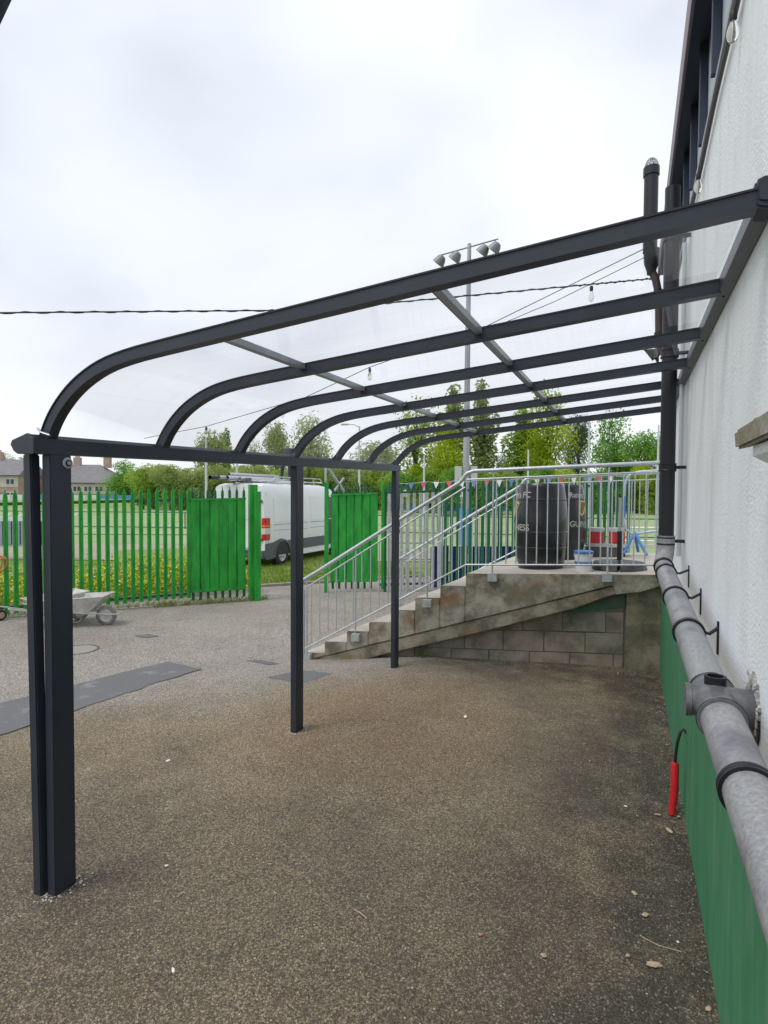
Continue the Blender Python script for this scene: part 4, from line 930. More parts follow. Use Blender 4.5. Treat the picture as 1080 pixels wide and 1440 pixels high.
# ------------------------------------------------------------------ wheelbarrows
BARR = mat('cement_splashed_steel', (.60, .59, .56), .8, c2=(.44, .43, .41), scale=7, dirt=(.30, .24, .18), dscale=5, dlo=.56, dhi=.72, bump=.3, bscale=40)
def barrow():
    t_ = thing('wheelbarrow', 'x', 'wheelbarrow', (0, 0, 0))
    # local: +x towards wheel, y across
    top = [(-.52, -.33, .56), (.52, -.27, .62), (.52, .27, .62), (-.52, .33, .56)]
    bot = [(-.34, -.22, .30), (.20, -.17, .30), (.20, .17, .30), (-.34, .22, .30)]
    mb = MB(); V = [Vector(p) for p in top+bot]; ins = [p+Vector((0, 0, .008))+(Vector((0, 0, .45))-p)*.02 for p in V]
    mb.add(V, [(0, 1, 5, 4), (1, 2, 6, 5), (2, 3, 7, 6), (3, 0, 4, 7), (4, 5, 6, 7)]); mb.add(ins, [(0, 4, 5, 1), (1, 5, 6, 2), (2, 6, 7, 3), (3, 7, 4, 0), (4, 7, 6, 5)])
    tr = part(mb, 'tray', BARR, t_, local=True)
    part(MB().tube([Vector(top[i % 4]) for i in (0, 1, 2, 3, 0)], .014, 6), 'rim', BARR, tr, local=True)
    for s_ in (-1, 1):
        part(MB().tube([(-1.0, .27*s_, .50), (-.45, .24*s_, .33), (.15, .17*s_, .275), (.66, .08*s_, .235), (.74, .07*s_, .25)], .016, 8), 'handle', BARR, t_, smooth=True, local=True)
        part(MB().tube([(-.42, .22*s_, .31), (-.34, .22*s_, .06), (-.28, .22*s_, .015), (-.20, .22*s_, .015), (-.13, .22*s_, .06), (-.10, .20*s_, .30)], .014, 8), 'leg', BARR, t_, smooth=True, local=True)
        part(MB().tube([(.16, .17*s_, .30), (.44, .10*s_, .50)], .011, 6), 'brace', BARR, t_, local=True)
    wl = part(MB().lathe((.46, 0, .20), [(.12, -.025), (.165, -.045), (.195, -.03), (.20, 0), (.195, .03), (.165, .045), (.12, .025)], 24, 'Y', cap=False), 'wheel', mat('dusty_tyre', (.34, .33, .31), .9, c2=(.12, .12, .115), scale=6), t_, smooth=True, local=True)
    part(MB().lathe((.46, 0, .20), [(.0, -.03), (.13, -.028), (.13, .028), (.0, .03)], 20, 'Y', cap=False), 'rim', BARR, wl, local=True)
    part(MB().tube([(.46, -.09, .20), (.46, .09, .20)], .012, 8), 'axle', BARR, wl, local=True)
    return t_
b1 = barrow(); b1['label'] = 'cement splashed wheelbarrow just right of the first canopy post'; b1['group'] = 'wheelbarrows by the fence'
b1.location = (-8.60, 6.84, -.165); b1.rotation_euler = (0, 0, R(27)); b1.scale = (.86, .86, .86); 
b2 = copy_tree(b1); b2['label'] = 'second wheelbarrow mostly hidden behind the first canopy post'; b2.location = (-9.09, 6.73, -.165); b2.rotation_euler = (0, 0, R(80))

# hand truck with orange hose at the left edge
ORA = mat('orange_plastic', (.75, .17, .05), .45, c2=(.62, .12, .04), scale=8)
ht = thing('hand_truck', 'orange hand trolley with looped cable at the far left edge by the fence', 'trolley', (-10.35, 6.35, -.17))
hx, hy = -10.28, 6.48
part(MB().tube([(hx, hy, -.08), (hx+.01, hy+.01, .35), (hx-.01, hy, .72)], .022, 8), 'frame', ORA, ht, smooth=True)
part(MB().tube([(hx-.35, hy-.2, -.08), (hx-.34, hy-.19, .35), (hx-.32, hy-.2, .72), ], .022, 8), 'frame', ORA, ht, smooth=True)
part(MB().tube([(hx-.35, hy-.2, .68), (hx, hy, .68)], .018, 8).tube([(hx-.35, hy-.2, .2), (hx, hy, .2)], .018, 8), 'crossbar', ORA, ht)
for i in range(3):
    a0 = i*.5; loop = []
    for k in range(17):
        a = 2*math.pi*k/16; loop.append((hx-.16+.07*i+math.cos(a)*.13+math.sin(a)*.17, hy-.05+.03*i+math.cos(a)*.05, .80+math.sin(a)*(.24-.03*i)+math.cos(a)*-.03))
    part(MB().tube(loop, .011, 6, cap=False), 'cable_loop', ORA, ht, smooth=True)
for dx in (.04, -.40):
    wq = part(MB().lathe((hx+dx, hy+dx*.5, -.07), [(.05, -.03), (.095, -.03), (.10, 0), (.095, .03), (.05, .03)], 18, 'X', cap=False), 'wheel', TYRE, ht, smooth=True)
    part(MB().lathe((hx+dx, hy+dx*.5, -.07), [(0, -.032), (.055, -.03), (.055, .03), (0, .032)], 14, 'X', cap=False), 'rim', mat('hub_pink', (.5, .28, .24), .6) if dx > 0 else bpy.data.materials['hub_pink'], wq)
part(MB().box(hx-.42, hx+.05, hy-.45, hy-.1, -.15, -.14), 'toe_plate', ORA, ht)

# ------------------------------------------------------------------ things on the landing
def LZ(u, v): return S(u, v, 1.246)
def text_on_cyl(txt, size, c, rad_fn, ang, z, mt, parent, name, back=False):
    cu = bpy.data.curves.new('t', 'FONT'); cu.body = txt; cu.size = size; cu.align_x = 'CENTER'; cu.offset = .0018
    o = bpy.data.objects.new('t', cu); col.objects.link(o); bpy.context.view_layer.update()
    me = bpy.data.meshes.new_from_object(o.evaluated_get(bpy.context.evaluated_depsgraph_get())); bpy.data.objects.remove(o)
    bm = bmesh.new(); bm.from_mesh(me); bmesh.ops.subdivide_edges(bm, edges=[e for e in bm.edges if e.calc_length() > size*.2], cuts=2); off = worldloc(parent)
    for v in bm.verts:
        zz = z+v.co.y; r_ = rad_fn(zz)+.0025; a = ang+v.co.x/r_
        v.co = Vector((c[0]+math.cos(a)*r_, c[1]+math.sin(a)*r_, c[2]+zz))-off
    m2 = bpy.data.meshes.new(name); bm.to_mesh(m2); bm.free(); m2.materials.append(mt)
    o = bpy.data.objects.new(name, m2); col.objects.link(o); o.parent = parent; return o
KEG = mat('black_barrel_plastic', (.006, .007, .012), .28, c2=(.012, .012, .018), scale=3, coat=.3)
CREAM = mat('cream_print', (.44, .43, .39), .5); GOLD = mat('gold_print', (.50, .38, .13), .5)
def keg(c, ang, label):
    t_ = thing('barrel', label, 'barrel', tuple(c), 'black barrels on the landing')
    H_ = 1.20
    def rad(z): t = z/H_; return .315+.055*math.sin(math.pi*min(max(t, 0), 1))
    prof = [(.0, 0)]; 
    for i in range(25):
        z = H_*i/24; prof.append((rad(z), z))
    prof += [(.30, H_+.012), (.285, H_-.01), (0, H_-.01)]
    part(MB().lathe(c, prof, 40, cap=False), 'body', KEG, t_, smooth=True, sa=50)
    for z in (.10, .30, .52, .98):
        part(MB().lathe(c, [(rad(z)+.0005, z-.014), (rad(z)+.007, z-.008), (rad(z)+.007, z+.008), (rad(z)+.0005, z+.014)], 40, cap=False), 'hoop', KEG, t_, smooth=True)
    text_on_cyl('Rangers FC', .115, c, rad, ang, 1.01, CREAM, t_, 'lettering'); text_on_cyl('GUINNESS', .125, c, rad, ang, .545, CREAM, t_, 'lettering')
    # harp emblem: curved pillar, neck and strings
    hp = MB()
    def q(x, z): r_ = rad(z)+.006; a = ang+x/r_; return (c[0]+math.cos(a)*r_, c[1]+math.sin(a)*r_, c[2]+z)
    hp.tube([q(-.085, .72), q(-.105, .80), q(-.095, .90), q(-.06, .955)], .012, 6); hp.tube([q(-.06, .955), q(-.01, .93), q(.04, .94), q(.085, .91)], .013, 6); hp.tube([q(-.085, .72), q(-.03, .75), q(.085, .91)], .013, 6)
    for k in range(5): x = -.07+.028*k; hp.tube([q(x, .735+.03*k), q(x, .925)], .0035, 4)
    part(hp, 'harp_emblem', GOLD, t_, smooth=True)
    return t_
k1 = keg(S(1.66, .80, 1.246), R(-90-62), 'front black barrel with cream lettering, largest, on the landing')
k2 = keg(S(1.60, 2.15, 1.246), R(-90+68), 'black barrel with gold harp partly hidden behind the front barrel')
# bucket
bc = S(1.0, .30, 1.246)
bk = thing('bucket', 'small white bucket with blue lid beside the barrels', 'bucket', tuple(bc))
part(MB().lathe(bc, [(.0, 0), (.10, 0), (.118, .26), (.115, .262)], 26, cap=False), 'body', mat('translucent_white', (.66, .68, .70), .4), bk, smooth=True)
part(MB().lathe(bc, [(.108, .10), (.1105, .10), (.1125, .14), (.110, .14)], 26, cap=False), 'blue_band', mat('bucket_blue', (.06, .19, .48), .5), bk, smooth=True)
part(MB().lathe(bc, [(.117, .245), (.126, .245), (.128, .275), (.115, .282), (0, .28)], 26, cap=False), 'lid', bpy.data.materials['bucket_blue'], bk, smooth=True)
part(MB().tube([Vector(bc)+Vector((.12*math.cos(a), -.02-.05*math.sin(a), .235-.10*math.sin(a))) for a in [math.pi*i/10 for i in range(11)]], .004, 5), 'handle', GALV, bk)
# parasol base with stub pole
pc = S(.58, .62, 1.246)
pbs = thing('parasol_base', 'round black parasol base with short pole behind the handrail', 'parasol base', tuple(pc))
for k in range(4):
    a0, a1 = R(90*k+3), R(90*k+87); n_ = 10
    o_ = [(math.cos(a0+(a1-a0)*i/n_), math.sin(a0+(a1-a0)*i/n_)) for i in range(n_+1)]
    mb = MB(); 
    lo_ = [Vector(pc)+Vector((x*.36, y*.36, 0)) for x, y in o_]+[Vector(pc)+Vector((x*.07, y*.07, 0)) for x, y in o_[::-1]]
    hi_ = [Vector(pc)+Vector((x*.33, y*.33, .10)) for x, y in o_]+[Vector(pc)+Vector((x*.07, y*.07, .13)) for x, y in o_[::-1]]
    part(mb.prism(lo_, hi_), 'weight', mat('base_black', (.03, .03, .033), .5, c2=(.08, .08, .08), scale=8) if k == 0 else bpy.data.materials['base_black'], pbs, bevel=.008, segs=1)
part(MB().tube([Vector(pc), Vector(pc)+Vector((0, 0, .52))], .032, 14), 'stub_pole', BLACK, pbs, smooth=True)
part(MB().tube([Vector(pc)+Vector((0, 0, .52)), Vector(pc)+Vector((0, 0, .98))], .020, 14), 'pole', mat('pole_grey', (.35, .38, .36), .4, .3), pbs, smooth=True)
# grey crate and red crates
def crate(c, sx, sy, h, mt, name, label, grp=None, rz=0):
    t_ = thing(name, label, 'crate', tuple(c), grp)
    Mx = Matrix.Translation(Vector(c)) @ Matrix.Rotation(rz, 4, 'Z')
    part(MB().box(-sx+.01, sx-.01, -sy+.01, sy-.01, 0, h*.7, Mx), 'base', mt, t_, bevel=.01)
    part(MB().box(-sx, sx, -sy, sy, h*.72, h, Mx), 'rim', mt if 'grey' not in label else mat('crate_rim', (.45, .45, .44), .6), t_, bevel=.012)
    for k in range(5):
        x = -sx+sx*2*(k+.5)/5; part(MB().box(x-.012, x+.012, -sy-.004, sy+.004, .01, h*.71, Mx), 'rib', mt, t_)
    return t_
crate(S(.96, 2.55, 1.246), .31, .2, .22, mat('crate_grey', (.09, .09, .10), .6), 'storage_box', 'low grey box behind the barrels with a pale rim')
REDC = mat('crate_red', (.58, .035, .04), .45, c2=(.48, .05, .05), scale=4)
crate(S(1.10, 2.72, 1.246+.22), .15, .13, .24, REDC, 'crate', 'left red crate standing on the grey box behind the railings', 'red crates on the landing') if False else None
c1_ = crate(Vector(S(1.12, 2.55, 1.4675)), .13, .13, .26, REDC, 'crate', 'left red crate standing on the grey box on the landing', 'red crates on the landing')
c2_ = crate(Vector(S(.80, 2.55, 1.4675)), .13, .13, .25, REDC, 'crate', 'right red crate standing on the grey box near the parasol pole', 'red crates on the landing', rz=.15)
# bent tube frame with blue feet
TUBW = mat('tube_pale_blue', (.42, .50, .58), .4, .2); TUBB = mat('tube_blue', (.07, .22, .55), .4)
fr = thing('hurdle', 'bent pale metal tube frame with blue feet standing on the landing by the wall', 'frame', (.0, 10.2, 1.16))
yf = 10.2
part(MB().tube([(.55, yf, 2.53), (.10, yf, 2.50), (.0, yf, 2.47), (-.07, yf, 2.40), (-.10, yf, 2.28), (-.11, yf, 1.66), (-.07, yf, 1.55), (.02, yf, 1.47), (.16, yf, 1.50), (.6, yf, 1.57)], .020, 10), 'tube', TUBW, fr, smooth=True, sa=70)
part(MB().tube([(-.102, yf, 2.1), (-.108, yf, 1.75)], .0225, 10), 'sleeve', TUBB, fr, smooth=True)
for p in ((-.10, yf-.12, 1.16), (.24, yf-.25, 1.165), (.12, yf+.35, 1.165)): part(MB().tube([(.06, yf, 1.50), p], .024, 8), 'foot', TUBB, fr, smooth=True)
# cloth hung over the far rail
CL = mat('grey_white_cloth', (.60, .60, .62), .9, c2=(.48, .46, .52), scale=10)
cb = S(-.02, STW+.03, 2.67); mb = MB(); nxs = 10
for side, dpt in ((-1, .62), (1, .35)):
    rows = []
    for j in range(8):
        rows.append([(cb.x-.10+.24*i/nxs, cb.y+side*(.034+.012*math.sin(i*1.3+j*.3)), cb.z-dpt*j/7*(1-.12*math.sin(i*.9))) for i in range(nxs+1)])
    b0 = len(mb.v); mb.v += [p for r_ in rows for p in r_]
    for j in range(7):
        for i in range(nxs): a = b0+j*(nxs+1)+i; mb.f.append((a, a+1, a+nxs+2, a+nxs+1))
b0 = len(mb.v); mb.v += [(cb.x-.10+.24*i/nxs, cb.y+s_*.034, cb.z+.003) for s_ in (-1, 0, 1) for i in range(nxs+1)]
for j in range(2):
    for i in range(nxs): a = b0+j*(nxs+1)+i; mb.f.append((a, a+1, a+nxs+2, a+nxs+1))
o = part(mb, 'cloth', CL, loc=tuple(cb), smooth=True); md = o.modifiers.new('t', 'SOLIDIFY'); md.thickness = .006
tag(o, 'pale grey cloth hanging over the far rail beside the black stack', 'cloth')

# ------------------------------------------------------------------ field furniture
def at(d, s_, z=0): x, y = FR(d, s_); return Vector((x, y, z))
# floodlight mast: depth 24, lateral offset from the view axis
def lateral(px, d): return (px-540)/800*d
def hz(py, d): return 2.1+(696-py)/800*d
d_ = 24.0; mx_, ms_ = at(d_, lateral(655, d_)), d_
mast = thing('floodlight_mast', 'tall grey floodlight mast with four lamps rising behind the canopy', 'floodlight', (mx_.x, mx_.y, -.36))
LAMPD = mat('lamp_housing', (.20, .21, .22), .5, .3)
MASTG = mat('mast_grey', (.36, .38, .41), .5, .3)
part(MB().tube([(mx_.x, mx_.y, -.36), (mx_.x, mx_.y, 3.5), (mx_.x+.02, mx_.y, 9), (mx_.x+.05, mx_.y, 12.55)], .14, 12, radii=[.15, .14, .11, .08]), 'pole', MASTG, mast, smooth=True)
ax = Vector((math.cos(.41), math.sin(.41), 0)); fx = Vector((-math.sin(.41), math.cos(.41), 0))
top = Vector((mx_.x+.05, mx_.y, 12.42)); armv = (ax*.97+fx*-.6).normalized()
part(MB().tube([top-armv*1.45+Vector((0, 0, -.05)), top+armv*1.25+Vector((0, 0, .05))], .035, 6), 'crossarm', MASTG, mast)
for k, (a, b_) in enumerate(((-1.35, 1), (-.62, 1), (.62, 0), (1.12, 0))):
    c = top+armv*a
    part(MB().tube([c, c+Vector((0, 0, -.16))], .03, 6), 'bracket', MASTG, mast)
    dirv = (ax*-.55+fx*.45+Vector((0, 0, -.7))).normalized(); c2_v = c+Vector((0, 0, -.28)); q = dirv.to_track_quat('Z', 'Y').to_matrix().to_4x4(); q.translation = c2_v
    lm = MB().lathe((0, 0, 0), [(.0, -.24), (.13, -.21), (.21, -.08), (.28, .14), (.27, .145), (.0, .12)], 16, cap=False); lm.v = [tuple(q @ Vector(p)) for p in lm.v]
    part(lm, 'lamp', LAMPD, mast, smooth=True)
PADB = mat('pad_blue', (.06, .24, .55), .6, c2=(.10, .30, .60), scale=3)
part(MB().tube([(mx_.x, mx_.y, .0), (mx_.x, mx_.y, 1.55)], .27, 14), 'padding', PADB, mast, smooth=True)
for sgn in (-1, 1):
    c = Vector((mx_.x, mx_.y, 2.9))+ax*(.33*sgn)
    part(MB().obox(c, ax, fx, (0, 0, 1), .14, .08, .42), 'control_box', mat('box_grey', (.5, .52, .52), .5) if sgn < 0 else bpy.data.materials['box_grey'], mast, bevel=.01)
# slim lamp columns and poles
POLEG = mat('pole_pale', (.52, .56, .58), .5)
specs = [(827, 592, 45, 'slim lamp column standing between the bright green trees on the right'), (742, 632, 45, 'slim pole in front of the yellow green tree right of the mast'), (596, 640, 45, 'slim pole left of the floodlight mast behind the fence'),
         (924, 596, 45, 'slim pole at the far right just left of the black stack'), (290, 612, 40, 'white pole rising behind the left gate leaf'), (333, 628, 40, 'white pole rising behind the rear of the van'), (505, 600, 45, 'street lamp with curved arm seen between the canopy ribs')]
for px, py, d, lab in specs:
    p = at(d, lateral(px, d)); zt = hz(py, d); t_ = thing('lamp_column', lab, 'pole', (p.x, p.y, -.36), 'poles round the sports pitch')
    part(MB().tube([(p.x, p.y, -.36), (p.x, p.y, zt)], .09, 8, radii=[.11, .06]), 'pole', POLEG, t_, smooth=True)
    if px in (827, 505):
        part(MB().tube([(p.x, p.y, zt-.1), (p.x-ax.x*.4, p.y-ax.y*.4, zt+.12), (p.x-ax.x*1.0, p.y-ax.y*1.0, zt+.15)], .04, 6), 'arm', POLEG, t_)
        c = Vector((p.x, p.y, zt+.13))-ax*1.15; part(MB().obox(c, ax, fx, (0, 0, 1), .3, .12, .06), 'lantern', GALV_DULL, t_, bevel=.03)
# white goal / barrier and post left
gp = at(20, lateral(463, 20)); 
g1 = thing('scaffold_stand', 'leaning galvanised frame behind the right gate leaf', 'frame', (gp.x, gp.y, -.36))
part(MB().tube([tuple(at(16.5, lateral(458, 16.5), -.3)), tuple(at(16.5, lateral(458, 16.5), 2.9))], .04, 8), 'post', GALV_DULL, g1)
part(MB().tube([tuple(at(16.5, lateral(458, 16.5), 2.95)), tuple(at(17, lateral(500, 17), 1.7))], .05, 8).tube([tuple(at(17, lateral(484, 17), 2.6)), tuple(at(17, lateral(470, 17), 2.2))], .04, 8), 'brace', GALV_DULL, g1)
# perimeter rail fences
RG = mat('rail_dark_green', (.02, .12, .10), .6)
def post_rail(label, pts, h, step, mt, r_=.03, rails=(1.0,), name='rail_fence'):
    t_ = thing(name, label, 'fence', (pts[0].x, pts[0].y, -.36))
    for a, b in zip(pts, pts[1:]):
        for k in rails: part(MB().tube([a+Vector((0, 0, h*k)), b+Vector((0, 0, h*k))], r_, 5), 'rail', mt, t_)
        n_ = int((b-a).length/step)
        for i in range(n_+1): p = a.lerp(b, i/max(1, n_)); part(MB().tube([p, p+Vector((0, 0, h))], r_, 5), 'post', mt, t_)
    return t_
post_rail('thin dark green rail round the near side of the sports pitch', [at(44, -46, -.36), at(40, -14, -.36), at(34, 10, -.36), at(30, 26, -.36)], 1.15, 3.0, RG, .035, (1.0, .08))
post_rail('pale green rail along the dirt track left of the van', [at(24.5, -24, -.36), at(24.5, -7, -.36)], .7, 2.6, RG, .018, (1.0,))
post_rail('white goal frame lying on the pitch behind the railings', [at(27, 11.2, -.3), at(27, 13.2, -.3)], .9, 2.0, BC['w'], .05, (1.0, .3), 'goal_frame')
post_rail('white tubular barrier behind the far handrail foot', [at(15.6, .35, -.2), at(15.6, 1.6, -.2)], 1.0, 1.2, GALV_DULL, .035, (1.0, .55), 'barrier')
post_rail('dark green practice goal on the pitch left of the mast', [at(38, 3.6, -.3), at(38, 5.1, -.3)], 1.1, 1.5, RG, .07, (1.0,), 'practice_goal')
# navy hoarding behind the right fence
nv = thing('hoarding', 'low navy blue boards standing on the pitch edge behind the right fence', 'hoarding', tuple(fp(2.7, -.8, -.3)))
NAVY = mat('navy_board', (.010, .016, .12), .5, c2=(.014, .024, .16), scale=3)
s = 2.62
while s < 4.9:
    a = s; b = s+.46
    if abs(s-2.62) > .2 or True:
        A4 = [fp(a, -.75, -.35), fp(b, -.75, -.35), fp(b, -.75, .80+.03*rnd.random()), fp(a, -.75, .80)]
        part(MB().prism(A4, [p+Vector((-fn_.x*.05, -fn_.y*.05, 0)) for p in A4]), 'board', NAVY, nv, bevel=.006, segs=1)
    s += .49
# grey steel dugout at the left
dg_ = at(21, lateral(18, 21)); DUG = mat('corrugated_grey', (.34, .36, .42), .5, .2, c2=(.28, .30, .36), scale=3); DW = mat('dugout_white', (.66, .68, .72), .5)
dug = thing('dugout', 'grey corrugated steel barrier with white top behind the fence at far left', 'barrier', (dg_.x, dg_.y, -.3))
for k in range(26):
    c = at(21, lateral(-60, 21)+.16*k); 
    part(MB().obox((c.x, c.y, .62), ax, fx, (0, 0, 1), .055, .03, .44), 'slat', DUG, dug)
c = at(21.1, lateral(-60, 21)+2.0); part(MB().obox((c.x, c.y, .62), ax, fx, (0, 0, 1), 2.1, .02, .42), 'back_sheet', mat('dug_back', (.22, .23, .28), .6), dug)
part(MB().obox((c.x, c.y, 1.12), ax, fx, (0, 0, 1), 2.15, .10, .06), 'top_rail', DW, dug, bevel=.01)
part(MB().obox((c.x, c.y, .14), ax, fx, (0, 0, 1), 2.15, .08, .05), 'bottom_rail', DW, dug, bevel=.01)
for k in range(9):
    c3 = at(21, lateral(-60, 21)+.1+.5*k); part(MB().tube([Vector((c3.x, c3.y, 1.18)), Vector((c3.x+.12, c3.y+.3, 1.34))], .03, 6), 'stay', DW, dug)
for k in (0, 2, 4.1): c4 = at(21.1, lateral(-60, 21)+k); part(MB().tube([Vector((c4.x, c4.y, -.36)), Vector((c4.x, c4.y, .15))], .04, 6), 'leg', DW, dug)
# far bank, blue boards and netting
BANK = mat('far_bank', (.17, .24, .06), .95, c2=(.26, .31, .09), scale=.3, dirt=(.34, .36, .10), dscale=.15)
mb = MB(); n_ = 40
for i in range(n_+1):
    s_ = -110+200*i/n_
    for d, z in ((92, -.37), (100, .5), (104, .9), (112, 1.0), (150, 1.2)): p = at(d+.4*math.sin(i), s_, z+.2*math.sin(i*.7)*(z > 0)); mb.v.append(tuple(p))
for i in range(n_):
    for k in range(4): a = i*5+k; mb.f.append((a, a+1, a+6, a+5))
tag(part(mb, 'grass_bank', BANK, smooth=True), 'low grassy bank at the far side of the field', None, None, 'structure')
bl = thing('blue_boards', 'line of bright blue boards below the houses beyond the field', 'hoarding', tuple(at(108, -70, 1)))
BLU = mat('board_blue', (.07, .24, .58), .5); BLW = mat('board_white', (.60, .64, .68), .6)
for k in range(26):
    c = at(107, -76+2.35*k); part(MB().obox((c.x, c.y, 1.25), ax, fx, (0, 0, 1), 1.1, .05, .55), 'board', BLU if rnd.random() < .6 else BLW, bl)
bl2 = thing('blue_boards', 'line of blue boards at the far edge of the right pitch', 'hoarding', tuple(at(88, 10, 0)))
for k in range(20):
    c = at(88, 2+2.6*k); part(MB().obox((c.x, c.y, .25), ax, fx, (0, 0, 1), 1.28, .05, .55), 'board', BLU, bl2)

# ------------------------------------------------------------------ houses
BRICK = mat('pink_brick', (.36, .24, .20), .9, c2=(.42, .32, .27), scale=.6); REND = mat('house_render', (.58, .55, .50), .9, c2=(.52, .48, .43), scale=.4)
SLATE = mat('slate_roof', (.17, .165, .175), .8, c2=(.22, .21, .215), scale=.8, stretch=(1, 1, 4)); WFR = mat('white_window', (.7, .71, .72), .5); WGL = mat('window_glass', (.05, .06, .07), .1)
def house(label, d, s0, s1, eave, ridge, hip_r, nwin, zb=.6):
    t_ = thing('terraced_house', label, 'house', tuple(at(d, (s0+s1)/2, zb)), 'terraced houses beyond the field')
    dep = 9
    part(MB().prism([at(d, s0, zb), at(d, s1, zb), at(d, s1, eave), at(d, s0, eave)], [at(d+dep, s0, zb), at(d+dep, s1, zb), at(d+dep, s1, eave), at(d+dep, s0, eave)]), 'wall', BRICK, t_)
    part(MB().prism([at(d-.06, s0, eave-2.3), at(d-.06, s1, eave-2.3), at(d-.06, s1, eave-.1), at(d-.06, s0, eave-.1)], [at(d, s0, eave-2.3), at(d, s1, eave-2.3), at(d, s1, eave-.1), at(d, s0, eave-.1)]), 'rendered_storey', REND, t_)
    r1 = s1-(dep*.6 if hip_r else -.4)
    v = [at(d-.5, s0-.4, eave-.05), at(d-.5, s1+.4, eave-.05), at(d+dep+.5, s1+.4, eave-.05), at(d+dep+.5, s0-.4, eave-.05), at(d+dep/2, s0-.4, ridge), at(d+dep/2, r1, ridge)]
    rf = part(MB().add(v, [(0, 1, 5, 4), (1, 2, 5), (2, 3, 4, 5), (3, 0, 4), (0, 3, 2, 1)]), 'roof', SLATE, t_)
    part(MB().tube([at(d-.55, s0-.4, eave-.05), at(d-.55, s1+.4, eave-.05)], .09, 5), 'gutter', BLACK, t_)
    for k in range(nwin):
        s_ = s0+(s1-s0)*(k+.5)/nwin
        for zc, hh in ((eave-1.25, .6), (eave-4.0, .7)):
            if zc-hh < zb+.2: continue
            c = at(d-.09, s_, zc); fr_ = part(MB().obox(c, ax, fx, (0, 0, 1), .85, .06, hh), 'window', WFR, t_)
            for q_ in (-.42, .42): part(MB().obox(at(d-.17, s_+q_, zc), ax, fx, (0, 0, 1), .33, .02, hh-.12), 'pane', WGL, fr_)
    for q_ in (.25, .72):
        s_ = s0+(s1-s0)*q_; ch = part(MB().obox(at(d+dep/2, s_, ridge+.4), ax, fx, (0, 0, 1), .7, .45, 1.1), 'chimney', BRICK, rf)
        for j in (-.35, 0, .35): part(MB().tube([at(d+dep/2, s_+j, ridge+1.5), at(d+dep/2, s_+j, ridge+1.9)], .13, 6), 'chimney_pot', mat('terracotta', (.35, .14, .08), .8) if 'terracotta' not in bpy.data.materials else bpy.data.materials['terracotta'], t_)
    return t_
D1 = 118
house('left terrace with grey slate roof and white bay windows beyond the field', D1-6, lateral(-110, D1), lateral(52, D1), hz(671, D1-6), hz(647, D1-6), False, 8, .6)
house('right terrace with hipped grey roof and red chimney beside the trees', D1, lateral(70, D1), lateral(163, D1), hz(681, D1), hz(654, D1), True, 6, .6)
# low buildings behind fence at the left
# ------------------------------------------------------------------ trees
LIGHTG = leafmat('leaf_light', (.18, .31, .04), (.40, .54, .09), scale=.35); YELG = leafmat('leaf_yellow_green', (.22, .34, .015), (.46, .56, .04), scale=.3)
OLIVE = leafmat('leaf_olive', (.24, .32, .12), (.46, .54, .22), scale=.35); DARKG = leafmat('leaf_dark', (.07, .12, .07), (.15, .21, .12), scale=.4)
MIDG = leafmat('leaf_mid', (.11, .28, .04), (.30, .52, .09), scale=.35); BARK = mat('bark', (.11, .09, .07), .95)
PALEH = leafmat('leaf_pale_hedge', (.25, .34, .10), (.45, .53, .19), scale=.4)
TR = random.Random(11)
def crown_mesh(name, blobs, n, leaf, mt, fill=.75):
    verts, faces = [], []
    tot = sum(b[3]*b[4] for b in blobs)
    for (x, y, z, rx, rz) in blobs:
        m_ = int(n*rx*rz/tot)
        for i in range(m_):
            v = Vector((TR.gauss(0, 1), TR.gauss(0, 1), TR.gauss(0, 1))).normalized(); r_ = fill+(1-fill)*TR.random() if TR.random() < .75 else TR.random()
            r_ *= 1+.22*math.sin(v.x*7+z)*math.cos(v.z*6+x)+TR.gauss(0, .05)
            c = Vector((x+v.x*rx*r_, y+v.y*rx*r_, z+v.z*rz*r_)); s_ = leaf*TR.uniform(.5, 1.3)
            a = Vector((TR.gauss(0, 1), TR.gauss(0, 1), TR.gauss(0, .6))).normalized(); b = a.cross(Vector((TR.gauss(0, 1), TR.gauss(0, 1), TR.gauss(0, 1)))).normalized()
            k = len(verts); verts += [tuple(c-a*s_), tuple(c-b*s_*.55), tuple(c+a*s_), tuple(c+b*s_*.55)]; faces.append((k, k+1, k+2, k+3))
    me = bpy.data.meshes.new(name); me.from_pydata(verts, [], faces); me.materials.append(mt); return me
def round_blobs(h, r, k):
    out = []
    for i in range(k):
        t = TR.random(); zz = h*(.30+.62*t); rr_ = r*math.sin(math.pi*min(.95, max(.12, (zz/h-.12)/.95)))*.75; a = TR.uniform(0, 6.28); q = TR.uniform(.15, .9)*rr_
        s_ = r*TR.uniform(.24, .42); out.append((math.cos(a)*q, math.sin(a)*q, zz, s_, s_*TR.uniform(.8, 1.2)))
    return out
def hedge_blobs(h, r, k):
    out = []
    for i in range(k):
        zz = h*TR.uniform(.08, .84); a = TR.uniform(0, 6.28); q = TR.uniform(0, .75)*r*(1-.35*(zz/h)); s_ = r*TR.uniform(.26, .40)
        out.append((math.cos(a)*q, math.sin(a)*q, zz, s_, s_*TR.uniform(.55, .8)))
    return out
def poplar_blobs(h, r, k):
    out = []
    for i in range(k):
        zz = h*(.14+.82*i/k); rr_ = r*math.sin(math.pi*min(.97, max(.1, zz/h*.9+.05)))**.6; a = TR.uniform(0, 6.28); q = TR.uniform(.0, .55)*rr_
        out.append((math.cos(a)*q, math.sin(a)*q, zz, rr_*.42, rr_*.75))
    return out
